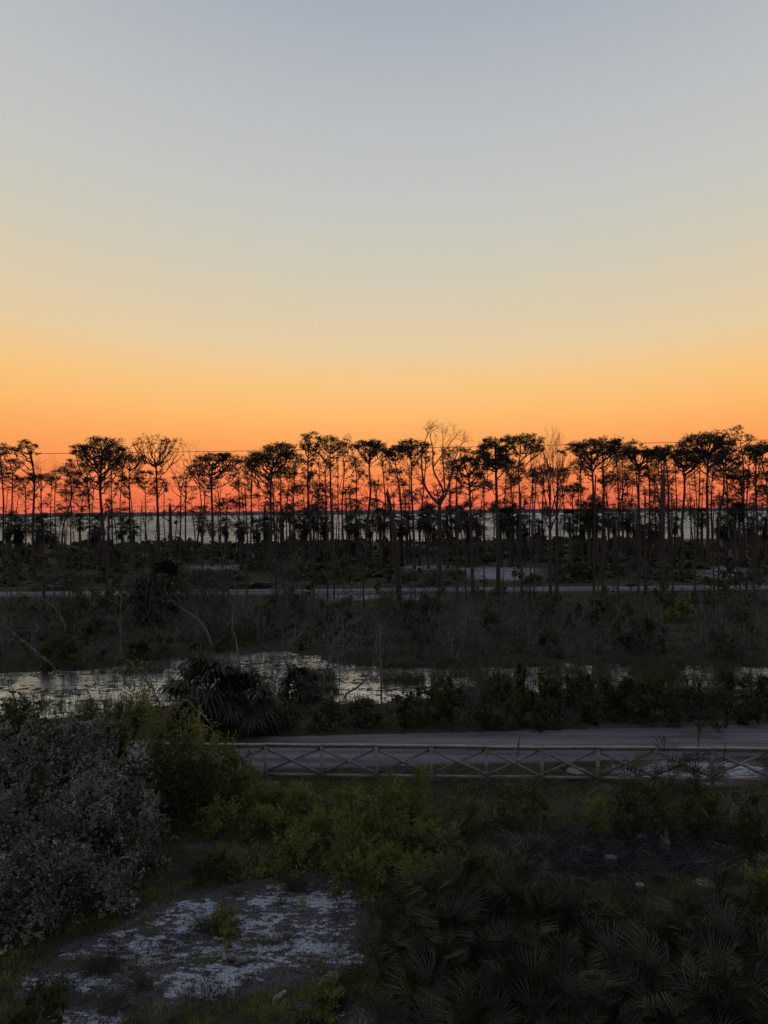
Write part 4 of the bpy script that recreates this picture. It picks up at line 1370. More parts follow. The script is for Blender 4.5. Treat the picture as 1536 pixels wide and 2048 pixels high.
for lab, x, t_, b_, hw, mt in THICK:
    bush(lab, x, t_, b_, hw, mt, 2600, (.2, .11), 'bushes in the thicket beyond the pond', lobes=13)

for i in range(54):
    x = rng.uniform(-10, 1546)
    b_ = rng.uniform(1200, 1312)
    bush('dark evergreen bush among leafless shrubs between pond and far road', x, b_ - rng.uniform(28, 60), b_, rng.uniform(22, 50), ['darkgreen', 'olive', 'darkgreen'][i % 3], 1000, (.22, .12), 'evergreen bushes scattered in the thicket', lobes=10)

# low undergrowth on the same strip: nobody could count it
ug = MB()
n = 19000
py_ = rng.uniform(42, 103, n)
pxx = rng.uniform(-.6, .6, n) * py_
keep = np.ones(n, bool)
keep &= poly_sd(pxx, py_, POND) < -.15
a_, b_ = ROAD(pxx)
keep &= py_ > b_ + .8
pxx, py_ = pxx[keep], py_[keep]
k = 4
C = np.stack([np.repeat(pxx, k), np.repeat(py_, k), np.repeat(hz(pxx, py_), k)], -1) + rng.normal(0, .12, (len(pxx) * k, 3)) * np.array([1, 1, 0])
D_ = unit(rng.normal(0, .45, C.shape) + np.array([0, 0, 1.0]))
ug.blades(C, D_, rng.uniform(.15, .55, len(C)) * np.where(C[:, 1] < 46, 1.4, 1), .05)
tag(ug.build('undergrowth', M['grass']), 'rough grass and weeds on the banks between road and far road', 'undergrowth', kind='stuff')

# big palms with dead skirts
def skirted_palm(label, px, top_y, base_y, size, dead, n=34):
    g = on(px, base_y)
    D = g[1]
    hh = max(.8, A(px, top_y, D)[2] - g[2] - size * .75)
    r = thing('cabbage_palm', label, 'palm tree', g, None)
    mb = MB()
    mb.tube([(0, 0, -.3), (0.05, 0, hh * .5), (0, 0, hh)], [.3, .27, .25], 9, rough=.12)
    mb.build('trunk', M['palmtrunk'], r)
    lv, dd = palm_head(n + 18, size, .45, dead, 20)
    lv.build('crown', M['palmleaf'], r, (0, 0, hh))
    dd.build('dead_fronds', M['deadskirt'], r, (0, 0, hh))


skirted_palm('big dark cabbage palm with dead skirt just before far road, left', 328, 1128, 1240, 3.3, 26)
skirted_palm('slimmer cabbage palm tucked against the big skirted palm', 300, 1160, 1245, 2.4, 16)
skirted_palm('cabbage palm with hanging dead fronds on near pond bank', 415, 1318, 1462, 2.3, 30)
skirted_palm('shorter cabbage palm right of the near bank palm with hanging fronds', 490, 1352, 1465, 1.9, 24)
skirted_palm('low cabbage palm in bushes on the far bank near centre', 600, 1335, 1400, 1.5, 8, 20)

# ------------------------------------------------------------------ in and around the pond
fl = MB()
n = 16000
qx, qy = rng.uniform(-36, 36, n), rng.uniform(43, 64, n)
sd = poly_sd(qx, qy, POND)
cl = vnoise(qx, qy * 3, 2.6, 31) * .6 + vnoise(qx, qy * 2, .8, 32) * .4
keep = (sd > -.1) & (cl > .49 + .1 * rng.random(n))
qx, qy = qx[keep], qy[keep]
n = len(qx)
w, d = rng.uniform(.1, .42, n), rng.uniform(.03, .12, n)
a = np.arange(6) / 6 * 6.283
V = np.stack([qx[:, None] + w[:, None] * np.cos(a) * rng.uniform(.6, 1.1, (n, 6)), qy[:, None] + d[:, None] * np.sin(a) * rng.uniform(.6, 1.1, (n, 6)), np.full((n, 6), PW + .012) + rng.uniform(0, .02, (n, 1))], -1).reshape(-1, 3)
b_ = np.arange(n)[:, None] * 6
fl.add(V, np.concatenate([b_ + [0, 1, 2, 3], b_ + [0, 3, 4, 5]]))
tag(fl.build('floating_weed', M['litter']), 'dark floating weed scattered over the pond', 'pond weed', kind='stuff')
em = MB()
n = 8000
qx, qy = rng.uniform(-36, 36, n), rng.uniform(43, 64, n)
keep = (poly_sd(qx, qy, POND) > -.2) & (vnoise(qx, qy, 2.0, 41) > .52)
qx, qy = qx[keep], qy[keep]
C = np.repeat(np.stack([qx, qy, 0 * qx + PW - .02], -1), 5, 0) + rng.normal(0, .07, (len(qx) * 5, 3)) * np.array([1, 1, 0])
em.blades(C, unit(rng.normal(0, .25, C.shape) + np.array([0, 0, 1.0])), rng.uniform(.12, .6, len(C)), .028)
for (xa, xb, ya, yb, nn) in [(590, 672, 1340, 1398, 420), (862, 1000, 1340, 1372, 300), (1000, 1540, 1345, 1366, 260), (330, 560, 1345, 1400, 220), (765, 850, 1350, 1366, 160), (0, 300, 1396, 1420, 130), (180, 330, 1330, 1346, 160), (690, 1540, 1324, 1335, 620), (0, 430, 1312, 1344, 130), (1090, 1225, 1332, 1362, 420), (1255, 1370, 1330, 1360, 300), (1430, 1475, 1332, 1362, 110), (955, 1065, 1338, 1366, 160)]:
    q_ = np.array([G(a, b_) for a, b_ in zip(rng.uniform(xa, xb, nn), rng.uniform(ya, yb, nn))])
    q_ = q_[vnoise(q_[:, 0], q_[:, 1] * 2, 1.6, 44) > .42]
    C = np.repeat(q_ * np.array([1, 1, 0]) + np.array([0, 0, PW - .03]), 8, 0) + rng.normal(0, .09, (len(q_) * 8, 3)) * np.array([1, 1, 0])
    em.blades(C, unit(rng.normal(0, .22, C.shape) + np.array([0, 0, 1.0])), rng.uniform(.3, 1.0, len(C)), .03)
tag(em.build('pond_grass', M['grass']), 'thin grass blades standing in the pond', 'grass', kind='stuff')

for lab, px, by, pts, r_, tw in [
        ('dark arched dead branch dipping into bright pond centre', 690, 1390, [(690, 1386), (712, 1378), (732, 1358), (744, 1335)], .08, 1),
        ('thin upright dead stem in pond left of arched branch', 676, 1380, [(678, 1378), (680, 1350), (674, 1310), (660, 1290)], .05, 2),
        ('straight dead trunk standing in pond right of arched branch', 762, 1395, [(763, 1392), (761, 1340), (760, 1270)], .07, 1),
        ('twisted dead tree at pond edge near centre', 640, 1398, [(640, 1398), (645, 1360), (660, 1320), (668, 1285)], .1, 3),
        ('grey dead tree in pond left of twisted dead tree', 575, 1392, [(575, 1392), (580, 1350), (572, 1318)], .1, 3),
        ('leaning dead stem at pond left of near bank palm', 320, 1410, [(320, 1410), (305, 1375), (275, 1345)], .06, 2)]:
    bare_tree(lab, G(px, by)[1], px, [(pts, r_, r_ * .45)], r_, twig=(1.2, tw), name='dead_tree', mat='deadwood', group='dead trees in and beside the pond', up=.05)
for i, (px, by, s_) in enumerate(sorted([(600, 1402, .8), (560, 1405, .6), (900, 1392, .6), (985, 1390, .7), (940, 1396, .5), (1040, 1392, .7), (1130, 1396, .7), (1230, 1392, .6), (1420, 1390, .6), (1490, 1385, .7), (520, 1410, .6), (850, 1350, .35)])):
    bare_shrub('tangled leafless shrub at the near pond edge, ' + order(i, 12), px, by, s_, 'deadwood', 'tangled leafless shrubs at near pond edge', i % 6)

scr_x = [870 + 690 * i / 29 + float(rng.normal(0, 8)) for i in range(30)]
scr_x = [x for x in scr_x if min(abs(x - q_) for q_ in (935, 1080, 1240, 1400, 1490)) > 21]
scr_lab = landmark_labels(scr_x, 'dark bush', 'screening the pond')
for i, x in enumerate(scr_x):
    bush(scr_lab[i], x, rng.uniform(1334, 1366), rng.uniform(1392, 1425), rng.uniform(17, 27), 'darkgreen' if i % 3 else 'olive', 1500, (.15, .075), 'bushes screening the right half of pond', lobes=11)
NEARBANK = [('dark bush on near bank below bright pond centre', 820, 1378, 1445, 50, 'darkgreen'), ('olive bush on near bank right of bright pond', 900, 1380, 1450, 55, 'darkgreen'), ('broad bush on near bank below the pond, right of centre', 990, 1372, 1450, 60, 'darkgreen'),
            ('green bush on near bank under the upright bare trees', 1080, 1375, 1450, 55, 'darkgreen'), ('tall dark bush on near bank hiding the pond right of centre', 1110, 1325, 1430, 32, 'darkgreen'), ('dark bush on near bank left of right-hand pond gap', 1190, 1355, 1445, 55, 'darkgreen'),
            ('dark high bush on near bank below right-hand pond gap', 1310, 1335, 1445, 55, 'darkgreen'), ('dark bush between right-hand pond gaps on near bank', 1260, 1350, 1440, 45, 'darkgreen'), ('dark palmetto-like bush on near bank at the right', 1410, 1360, 1445, 60, 'darkgreen'),
            ('dark bush at right picture edge on near bank', 1510, 1350, 1440, 55, 'darkgreen'), ('low grassy bush beside near bank palms', 570, 1400, 1460, 50, 'olive'), ('low bush on near bank left of bright pond centre', 660, 1402, 1455, 50, 'olive'),
            ('low bush on near bank under bright pond centre', 740, 1398, 1450, 50, 'olive')]
for lab, x, t_, b_, hw, mt in NEARBANK:
    bush(lab, x, t_, b_, hw, mt, 3200, (.15, .075), 'bushes along the near pond bank', lobes=14)

# ------------------------------------------------------------------ overhead wires along the road
WIRES = [('topmost overhead wire crossing the pine crowns', [(0, 907), (500, 903), (1020, 893), (1536, 879)], .014, 41.0),
         ('overhead wire crossing the pines halfway up the orange sky', [(0, 959), (330, 957), (750, 952), (1050, 946), (1536, 937)], .008, 41.5),
         ('thin overhead wire just below the middle of orange sky', [(0, 975), (330, 973), (800, 969), (1400, 961), (1536, 959)], .007, 41.8),
         ('overhead wire grazing the red band above the far shore', [(0, 1014), (650, 1011), (1000, 1007), (1536, 998)], .008, 41.5),
         ('overhead wire crossing below the waterline of the bay', [(0, 1102), (700, 1101), (1100, 1098), (1536, 1090)], .008, 41.0),
         ('lowest dark overhead wire running along the far road', [(0, 1178), (300, 1182), (700, 1185), (1200, 1184), (1536, 1180)], .013, 41.0)]
for lab, pts, r_, D in WIRES:
    P = np.array([A(x, y, D) for x, y in pts])
    cf = np.polyfit(P[:, 0], P[:, 2], 2)
    cf[0] = max(cf[0], 0.0002)
    X = np.linspace(-60, 60, 80)
    mid = P[:, 0].mean()
    Zv = np.polyval(np.polyfit(P[:, 0], P[:, 2], 1), X) + cf[0] * 0.6 * ((X - mid) ** 2 - np.mean((P[:, 0] - mid) ** 2))
    tag(MB().tube(np.stack([X, 0 * X + D, Zv], -1), r_, 5).build('overhead_wire', M['wire'], smooth=True), lab, 'wire', 'overhead wires')

# ------------------------------------------------------------------ roadside fence
FY = lambda x: 31.5 - 0.056 * x
fr = thing('timber_fence', 'weathered timber post-and-rail fence with crossed braces along the road', 'fence', (0, FY(0), 0))
posts_px = [310, 421, 532, 643, 753, 863, 974, 1083, 1195, 1311, 1425, 1540, 1655, 1770]


def f_at(px):
    d = ray(px, 1492)
    # where the sight line crosses the fence line in plan
    t = 31.5 / (1 + 0.056 * d[0])
    return d[0] * t


fx_ = [f_at(p_) for p_ in posts_px]
TOP = 1.42
for i, X in enumerate(fx_):
    Y = FY(X) - FY(0)
    zb = h1(X, FY(X))
    mb = MB()
    lean = rng.normal(0, .03, 2)
    mb.beam((X, Y, zb - .3), (X + lean[0], Y + lean[1], TOP - .012), .13, .13, .004)
    mb.build('post', M['fence'], fr)
    if i == len(fx_) - 1:
        break
    X2 = fx_[i + 1]
    Y2 = FY(X2) - FY(0)
    dz = rng.normal(0, .012)
    dz2 = rng.normal(0, .012)
    MB().beam((X, Y - .005, TOP + .03 + dz), (X2 - .004, Y2 - .005, TOP + .03 + dz2), .24, .035, .003).build('cap_board', M['fence'], fr)
    MB().beam((X + .07, Y, TOP - .055 + dz), (X2 - .07, Y2, TOP - .055 + dz2), .045, .12, .003).build('top_rail', M['fence'], fr)
    MB().beam((X + .075, Y - .07, TOP - .16), (X2 - .075, Y2 - .07, .28 + rng.normal(0, .03)), .045, .1, .006).build('brace', M['fence'], fr)
    MB().beam((X + .075, Y + .07, .28 + rng.normal(0, .03)), (X2 - .075, Y2 + .07, TOP - .16), .045, .1, .006).build('brace', M['fence'], fr)
    MB().beam((X + .07, Y, .17), (X2 - .07, Y2, .17 + rng.normal(0, .02)), .05, .13, .004).build('bottom_rail', M['fence'], fr)

# ------------------------------------------------------------------ foreground shrubs
SILVER = [('tall silver-leaved shrub at left picture edge, top of the thicket', 40, 1386, 1690, 125), ('silver-leaved shrub beside green bush at the thicket top', 185, 1405, 1690, 105),
          ('silver-leaved shrub bulging from left picture edge, middle height', 20, 1500, 1790, 130), ('silver-leaved shrub in the middle of the left thicket', 150, 1530, 1780, 115),
          ('silver-leaved shrub pushing right below the green bushes', 255, 1555, 1745, 90), ('lowest silver-leaved shrub at the sand, left', 60, 1640, 1850, 120),
          ('low silver-leaved shrub with hanging sprays over the sand edge', 170, 1670, 1830, 95), ('silver-leaved shrub cut by left picture edge low down', -70, 1600, 1900, 110)]
for lab, x, t_, b_, hw in SILVER:
    bush(lab, x, t_, b_, hw, 'silver', 13500, (.105, .06) if b_ == 1690 else (.085, .045), 'silver-leaved shrubs', lobes=40, z0=.08, shoot=.55, lrk=.52)

GREEN = [('dark bush filling the thicket behind silver shrubs, leftmost', 20, 1398, 1640, 95, 'darkgreen', 11000), ('dark bush filling the thicket behind silver shrubs, middle', 120, 1402, 1640, 90, 'darkgreen', 11000), ('dark bush filling the thicket behind silver shrubs, beside tall green bush', 215, 1405, 1625, 75, 'darkgreen', 10000),
         ('dark green bush showing through the silver shrubs, upper', 100, 1490, 1745, 55, 'darkgreen', 5000), ('dark green bush showing through the silver shrubs, lower', 205, 1560, 1765, 55, 'darkgreen', 5000),
         ('tall dark green bush rising behind the silver shrubs', 290, 1378, 1600, 88, 'green', 20000), ('green bush right of the tall dark green bush', 365, 1418, 1600, 72, 'green', 17000), ('bushy green shrub hiding left end of fence', 425, 1462, 1605, 70, 'green', 15000),
         ('green shrub leaning against the fence end', 475, 1496, 1605, 46, 'green', 9000), ('dark green shrub below tall green bush', 310, 1480, 1640, 85, 'darkgreen', 13000), ('dark green bush below the fence end', 395, 1515, 1650, 75, 'darkgreen', 11000),
         ('low green shrub before the fence, left', 520, 1555, 1625, 55, 'green', 6000), ('low green shrub before the fence, left of centre', 600, 1565, 1635, 58, 'green', 6000), ('green shrub before the fence near centre', 690, 1552, 1640, 58, 'green', 6500),
         ('taller green shrub covering fence bays at centre', 770, 1525, 1650, 52, 'green', 6500), ('upright green shrub before fence right of centre', 830, 1530, 1650, 45, 'green', 6000), ('dark low shrub at the trail head', 440, 1600, 1670, 55, 'green', 5000),
         ('low dark shrub left of the central green mass', 540, 1600, 1670, 60, 'green', 6000), ('green shrub in the central mass, upper part', 650, 1585, 1690, 65, 'green', 7500), ('green shrub in the central mass, upper right part', 770, 1585, 1700, 70, 'green', 8000),
         ('green shrub at right shoulder of the central mass', 860, 1595, 1710, 55, 'green', 7000), ('green shrub in the middle of the central mass', 700, 1630, 1740, 70, 'green', 8000), ('green shrub at left foot of the central mass', 590, 1645, 1735, 62, 'green', 7000),
         ('green shrub in the central mass, lower right part', 800, 1645, 1760, 70, 'green', 8000), ('green shrub reaching towards the brush pile', 900, 1655, 1770, 55, 'green', 6500), ('lowest green shrub of central mass above sand', 720, 1700, 1790, 60, 'green', 6500),
         ('low green mound left of central mass beside trail', 500, 1680, 1740, 48, 'green', 5000), ('low green tuft shrub at trail edge', 420, 1715, 1760, 50, 'darkgreen', 4000), ('green shrub at lower right edge of central mass', 850, 1710, 1810, 60, 'green', 6500),
         ('yellow-green shrub left of the stump clearing by palmettos', 1000, 1690, 1800, 55, 'green', 6000), ('yellow-green shrub by the fence right of centre', 1195, 1592, 1672, 42, 'green', 5000), ('wide dark shrub before right-hand fence', 1290, 1560, 1680, 70, 'darkgreen', 8000),
         ('dark shrub before fence near right picture edge', 1400, 1575, 1690, 75, 'darkgreen', 8000), ('dark shrub at right picture edge before fence', 1500, 1600, 1700, 60, 'darkgreen', 6500), ('dim brushy shrub before fence right of central mass', 950, 1575, 1665, 60, 'olive', 6000),
         ('dim brushy shrub before fence left of the cut logs', 1040, 1565, 1660, 60, 'olive', 6000), ('green shrub at right picture edge beside clearing', 1525, 1730, 1830, 40, 'green', 5000), ('low green plant on the sand patch', 450, 1818, 1868, 45, 'green', 2600),
         ('low green plant at bottom edge below the sand', 640, 1985, 2040, 60, 'green', 3500), ('low dark plant at bottom left corner', 90, 1990, 2060, 70, 'darkgreen', 3500), ('green plant right of sand at palmetto edge', 820, 1800, 1880, 50, 'darkgreen', 4500)]
for lab, x, t_, b_, hw, mt, n in GREEN:
    if 480 < x < 920 and 1620 <= b_ < 1800 and x not in (770, 830):
        t_ = b_ - (b_ - t_) * .74
    bush(lab, x, t_, b_, hw, mt, int(n * .82), (.15, .085) if x in (20, 120, 215) else (.08, .038), 'green shrubs of the foreground', lobes=18, shoot=.5)

# ------------------------------------------------------------------ saw palmettos: each fan leaf is its own piece
frond_me = []
for v in range(5):
    mb = MB()
    pl = .5 + .12 * v
    B = bez(np.zeros(3), np.array([pl * .5, 0, .06]), np.array([pl, 0, 0]), 4)
    mb.segs(B[:-1], B[1:], .011, .008, 3)
    fan(mb, np.array([pl, 0, 0]), np.array([1.0, 0, 0]), np.array([0, 0, 1.0]), .62 + .06 * v, 16, [2.6, 1.7, 2.2, 1.3, 2.0][v], [.15, .45, .1, .55, .3][v], .0105)
    me_ = mb.mesh('frond')
    me_.materials.append(M['palmetto'])
    frond_me.append(me_)
dead_me = frond_me[2].copy()
dead_me.materials.clear()
dead_me.materials.append(M['deadpalm'])


def palmetto(label, px, by, nf, size, group):
    g = on(px, by)
    r = thing('saw_palmetto', label, 'palmetto', g, group, rz=rng.random() * 6.28)
    stem = MB()
    stem.tube([(0, 0, -.1), (.06, .02, .12), (.12, .05, .26)], [.09, .08, .06], 6, rough=.15)
    stem.build('stem', M['palmtrunk'], r)
    for k in range(nf):
        dead = rng.random() < .06
        az = k * 2.4 + rng.normal(0, .3)
        el = rng.uniform(.1, .45) if dead else rng.uniform(.65, 1.5)
        s_ = size * rng.uniform(.8, 1.2)
        o = obj('frond', dead_me if dead else frond_me[int(rng.integers(0, 5))], None, r, (.1 + rng.normal(0, .05), .05 + rng.normal(0, .05), .2))
        o.rotation_euler = (rng.uniform(-1.5, 1.5), -el, az)
        o.scale = (s_, s_, s_)


pal = []
tries = 0
while len(pal) < 96 and tries < 6000:
    tries += 1
    x, y = rng.uniform(760, 1580), rng.uniform(1810, 2200)
    edge = 1850 + 80 * math.sin(x / 90.0) * .3 if x > 1120 else 1815
    if y < edge or (x < 840 and y < 1900):
        continue
    if all(abs(x - a) / (36 + (y - 1800) * .06) + abs(y - b) / 27 > 1 for a, b in pal):
        pal.append((x, y))
pal.sort(key=lambda p_: p_[1])
ROWS = ['back row', 'second row', 'third row', 'fourth row', 'fifth row', 'sixth row', 'seventh row', 'front row']
per_row = -(-len(pal) // 8)
for ri in range(8):
    row = sorted(pal[ri * per_row:(ri + 1) * per_row])
    for k, (x, y) in enumerate(row):
        palmetto('saw palmetto in %s of bottom right mass, %s' % (ROWS[ri], order(k, len(row))), x, y, int(rng.integers(9, 14)), rng.uniform(.55, 1.0), 'saw palmettos of the bottom right mass')
for lab, x, y in [('saw palmetto against the fence above the stump clearing', 1340, 1592), ('saw palmetto right of another one against the fence', 1400, 1600), ('saw palmetto at fence foot by yellow-green shrub', 1265, 1605),
                  ('saw palmetto at upper edge of dark mass left of clearing', 930, 1795), ('saw palmetto just below the yellow-green shrub by clearing', 1040, 1800), ('saw palmetto on near pond bank, pale fronds, right', 1400, 1462),
                  ('saw palmetto on near pond bank right of the pale-fronded one', 1450, 1455), ('saw palmetto left of the pale-fronded one on near bank', 1350, 1455)]:
    palmetto(lab, x, y, 13, 1.15 if y > 1500 else 1.5, 'scattered saw palmettos')

bare_shrub('pale twisted leafless shrub by the fence near right picture edge', 1465, 1655, .62, 'palewood', None, 2)
bare_shrub('leafless shrub with thin stems before fence, right', 1330, 1610, .5, 'twig', None, 4)
bare_tree('splintered pale trunk with broken arms above green bushes by fence end', G(400, 1500)[1], 400, [([(400, 1470), (398, 1422)], .07, .05), ([(398, 1425), (408, 1428), (420, 1440)], .04, .02), ([(399, 1450), (415, 1452), (432, 1470)], .03, .015)], .07, twig=(.3, 0), name='splintered_tree', mat='palewood')
for lab, x, b_, t_ in [('tall thin weed stalk before fence, right of centre', 1035, 1580, 1480), ('tall thin weed stalk crossing road at the right', 1322, 1580, 1458), ('tall branched weed stalk near right picture edge', 1400, 1585, 1468), ('thin weed stalk before the fence toward right edge', 1450, 1590, 1490)]:
    g = on(x, b_)
    hh_ = A(x, t_, g[1])[2]
    out = []
    grow(out, (0, 0, 0), (rng.normal(0, .06), 0, 1), hh_ * .75, .012, 2, up=.2, spread=.3, kids=(2, 3), shrink=.4, wig=.04, nseg=6, rmin=.005)
    w_ = thing('weed_stalk', lab, 'weed', g, 'weed stalks by the fence')
    put(MB(), out, 4).build('stalk', M['twig'], w_)
    tips = np.array([o_[1] for o_ in out[6:]])
    MB().leaves(np.repeat(tips, 4, 0), unit(rng.normal(size=(len(tips) * 4, 3))), .05, .025).build('leaves', M['darkgreen'], w_)

# ------------------------------------------------------------------ stump clearing
def stump(label, px, by, r_, hh, tilt=0.0):
    g = on(px, by)
    o = thing('tree_stump', label, 'stump', g, 'cut stumps in the clearing')
    o.rotation_euler = (tilt, tilt * .5, rng.random() * 6)
    MB().tube([(0, 0, -.1), (0, 0, .08), (0, 0, hh)], [r_ * 1.25, r_ * 1.05, r_], 14, rough=.05, cap=True).build('bark', M['bark'], o)
    a = np.arange(14) / 14 * 6.283
    V = np.vstack([np.stack([np.cos(a) * r_ * .97, np.sin(a) * r_ * .97, 0 * a + hh + .015], -1), [[0, 0, hh + .022]]])
    obj('cut_face', make_mesh('cut_face', V, None, [(i, (i + 1) % 14, 14) for i in range(14)]), M['cut'], o)


stump('cut stump with pale top in middle of the clearing', 1222, 1738, .2, .3)
stump('wide low stump with pale top at right of clearing', 1410, 1785, .27, .2, .08)
stump('stump with pale top at back of the clearing', 1284, 1690, .17, .25)
stump('small stump by palmettos at front of clearing', 1280, 1790, .13, .2)
stump('wide flat stump on the verge between road and fence', 1153, 1552, .42, .22, .04)
stump('stump at the left of clearing in brush', 1178, 1715, .17, .16, .1)
stump('grey stump top among palmettos left of clearing', 985, 1735, .3, .35, .2)
g = on(1278, 1672)
tag(MB().tube([(0, 0, -.2), (0, 0, .3), (.03, 0, .65)], [.07, .06, .05], 7, rough=.08).build('wooden_stake', M['palewood'], None, g), 'short upright wooden stake at back of the clearing', 'stake')
g = on(1330, 1710)
r_ = thing('broken_stump', 'splintered grey stump standing in middle of the brush', 'stump', g)
mb = MB().tube([(0, 0, -.2), (0, 0, .25), (.03, .02, .45)], [.2, .16, .13], 9, rough=.12)
for k in range(7):
    a = rng.random() * 6.28
    mb.segs([[.1 * math.cos(a), .1 * math.sin(a), .35]], [[.12 * math.cos(a), .12 * math.sin(a), .55 + .3 * rng.random()]], .05, .01, 4)
mb.build('splintered_trunk', M['deadwood'], r_)


def log(label, p0, p1, r_, mat, group='fallen logs and branches'):
    a, b_ = on(*p0), on(*p1)
    a[2] += r_ * .8
    b_[2] += r_ * .8
    mid = (a + b_) / 2 + rng.normal(0, .06, 3)
    mid[2] = max(mid[2], h1(mid[0], mid[1]) + r_ * .7)
    c = (a + b_) / 2
    P = smooth_path([a - c, mid - c, b_ - c], 7)
    return tag(MB().tube(P, np.linspace(r_, r_ * .7, 7), 8, rough=.1).build('fallen_log', M[mat], None, c, smooth=True), label, 'log', group)


log('pale split log lying at bottom edge below the sand', (549, 2006), (572, 1988), .075, 'palewood')
log('dark curved branch lying on middle of the sand', (300, 1906), (355, 1909), .02, 'twig')
log('short dark stick lying on upper part of sand', (220, 1880), (238, 1885), .03, 'twig')
log('dark chunk of wood at right side of sand patch', (455, 1912), (495, 1922), .09, 'deadwood')
log('second dark chunk beside the one on the sand', (470, 1925), (510, 1915), .06, 'deadwood')
log('grey log lying across right of the stump clearing', (1340, 1712), (1420, 1735), .06, 'deadwood')
log('grey log at back right of the stump clearing', (1395, 1690), (1470, 1705), .07, 'deadwood')
log('thin pale pole lying in left of clearing', (1130, 1712), (1200, 1690), .025, 'palewood')
log('leaning grey log front right of clearing', (1425, 1760), (1475, 1735), .035, 'palewood')

TUFTS = [('brown dry tuft mound on left of the sand', 205, 1935, .55, .45, 'drygrass', 700), ('small brown tuft in the middle of the sand', 285, 1968, .35, .25, 'drygrass', 350), ('round brown tuft at top edge of the sand', 592, 1775, .32, .5, 'drygrass', 500),
         ('green tuft mound right of centre on the sand', 425, 1850, .6, .4, 'grass', 600), ('flat brown tuft between the sand streaks', 330, 1885, .6, .16, 'drygrass', 450), ('low green tuft at lower left of the sand', 120, 1975, .5, .3, 'grass', 450),
         ('bright green grass tuft at bottom edge beside log', 665, 2010, .35, .5, 'grass', 500), ('low brown tuft at right of the sand', 560, 1880, .6, .2, 'drygrass', 450), ('green tuft at the upper left sand edge', 225, 1815, .6, .3, 'grass', 450),
         ('low dark tuft below the middle of the sand', 410, 1985, .7, .3, 'grass', 500), ('dry tuft right below the sand', 700, 1960, .5, .3, 'drygrass', 400), ('dry tuft left below the sand', 230, 2010, .6, .3, 'drygrass', 450)]
for lab, x, b_, w_, hh_, mt, n in TUFTS:
    g = on(x, b_)
    C = rng.normal(0, w_ * .45, (n, 3)) * np.array([1, .8, 0])
    C[:, 2] = hz(C[:, 0] + g[0], C[:, 1] + g[1]) - g[2] - .02
    out_ = C * np.array([1, 1, 0]) * .9 / w_
    tag(MB().blades(C, unit(out_ + rng.normal(0, .35, C.shape) + np.array([0, 0, 1.0])), rng.uniform(.4, 1.1, n) * hh_, .015).build('grass_tuft', M[mt], None, g), lab, 'grass tuft', 'grass tufts on the sand', 'stuff')

# brush heap, leaf litter and grass are masses
br = MB()
n = 4600
cx, cy = rng.normal(1230, 150, n), rng.normal(1715, 34, n)
keep = (cx > 920) & (cx < 1540) & (cy > 1640) & (cy < 1790)
cx, cy = cx[keep], cy[keep]
P0 = np.array([G(a, b_) for a, b_ in zip(cx, cy)])
P0[:, 2] = hz(P0[:, 0], P0[:, 1]) + rng.random(len(P0)) ** 2 * .45
dd = rng.normal(size=P0.shape) * np.array([1, 1, .35])
P1 = P0 + unit(dd) * rng.uniform(.2, 1.1, (len(P0), 1))
P1[:, 2] = np.maximum(P1[:, 2], hz(P1[:, 0], P1[:, 1]) + .01)
rr = rng.uniform(.003, .014, len(P0))
br.segs(P0, P1, rr, rr * .5, 3)
tag(br.build('brush_debris', M['brush']), 'dark heap of dead sticks covering the stump clearing', 'brush', kind='stuff')

lt = MB()
n = 26000
y = rng.uniform(14.5, 28, n)
x = rng.uniform(-.53, .45, n) * y
sv = sandy(x, y)
cl = vnoise(x, y, .9, 51) * .55 + vnoise(x, y, .3, 52) * .45
keep = (cl + rng.normal(0, .08, n) > .44) & (sv > .15)
x, y = x[keep], y[keep]
C = np.stack([x, y, hz(x, y) + rng.uniform(.008, .03, len(x))], -1)
D_ = unit(rng.normal(size=C.shape) * np.array([1, 1, .18]))
lt.leaves(C, D_, rng.uniform(.04, .17, len(C)), rng.uniform(.01, .04, len(C)))
tag(lt.build('leaf_litter', M['litter']), 'dark twigs and dead leaves strewn over the pale sand', 'litter', kind='stuff')


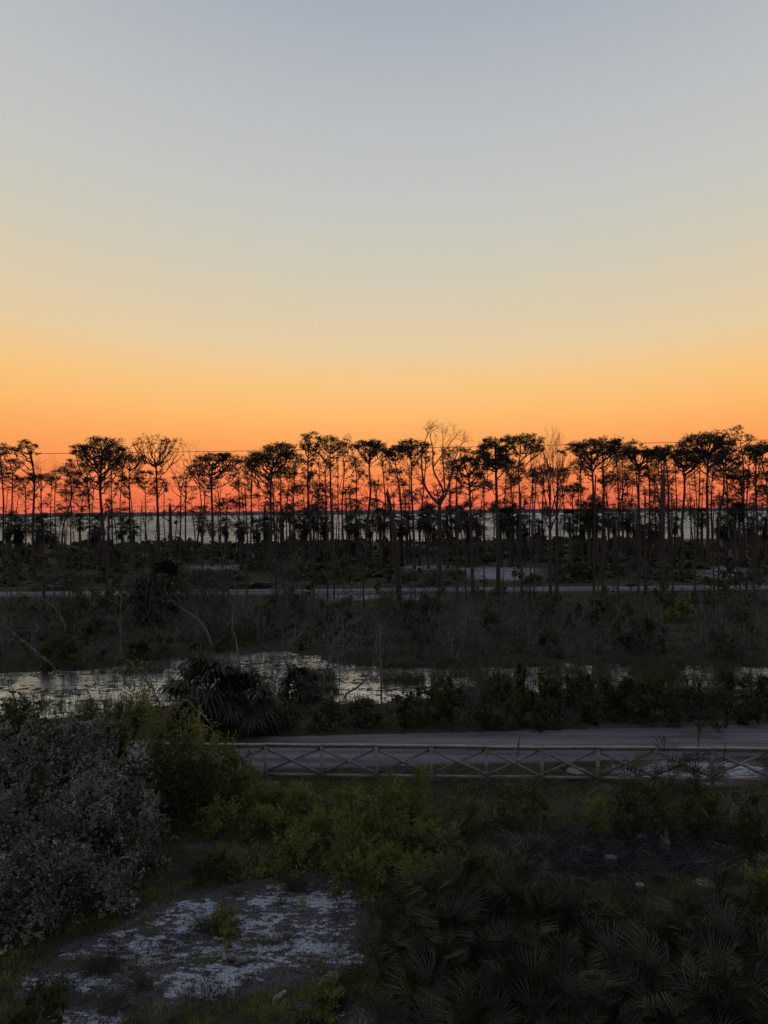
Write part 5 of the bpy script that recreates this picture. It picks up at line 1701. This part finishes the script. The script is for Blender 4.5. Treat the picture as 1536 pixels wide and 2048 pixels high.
def grass(name, label, mat, n, area, hgt_, wid, thr, per=7, seed=61, avoid_sand=.75, spread=.05, sc=1.2):
    x0, x1, y0, y1 = area
    y = rng.uniform(y0, y1, n)
    x = rng.uniform(x0, x1, n) * y
    a, b_ = ROAD(x)
    keep = (vnoise(x, y, sc, seed) * .7 + vnoise(x, y, .4, seed + 1) * .3 > thr + avoid_sand * np.clip(sandy(x, y) - .1, 0, .5)) & ((y < a - .15) | (y > b_ + .15))
    x, y = x[keep], y[keep]
    C = np.repeat(np.stack([x, y, hz(x, y) - .02], -1), per, 0)
    C[:, :2] += rng.normal(0, spread, (len(C), 2))
    D_ = unit(rng.normal(0, .42, C.shape) + np.array([0, 0, 1.0]))
    g_ = MB()
    g_.blades(C, D_, rng.uniform(hgt_ * .45, hgt_, len(C)), wid)
    return tag(g_.build(name, M[mat]), label, 'grass', kind='stuff')


grass('grass', 'short green grass and weeds around the sand patch', 'green', 20000, (-.53, .53, 14.2, 31), .26, .016, .42, avoid_sand=.42, sc=.9)
grass('dry_grass', 'brown dry grass tufts scattered over the yard', 'drygrass', 9000, (-.53, .53, 14.2, 31.5), .34, .014, .56, seed=71, avoid_sand=.3, sc=.7)
pm = MB()
n = 5200
y = rng.uniform(14, 22.5, n)
x = rng.uniform(-.02, .54, n) * y
keep = (x > .05 * y + rng.normal(0, .3, n)) & (y < 20.5 + 1.5 * vnoise(x, y, 2, 95))
x, y = x[keep], y[keep]
C = np.repeat(np.stack([x, y, hz(x, y)], -1), 7, 0) + rng.normal(0, .06, (len(x) * 7, 3)) * np.array([1, 1, 0])
pm.blades(C, unit(rng.normal(0, .4, C.shape) + np.array([0, 0, 1.0])), rng.uniform(.3, 1.0, len(C)), .016)
tag(pm.build('coarse_grass', M['palmetto']), 'coarse dark grass filling gaps among the palmettos', 'grass', kind='stuff')
grass('verge_grass', 'mown dark grass on the verges of the near road', 'grass', 14000, (-.56, .56, 29.5, 43), .16, .022, .3, seed=81, avoid_sand=.8)
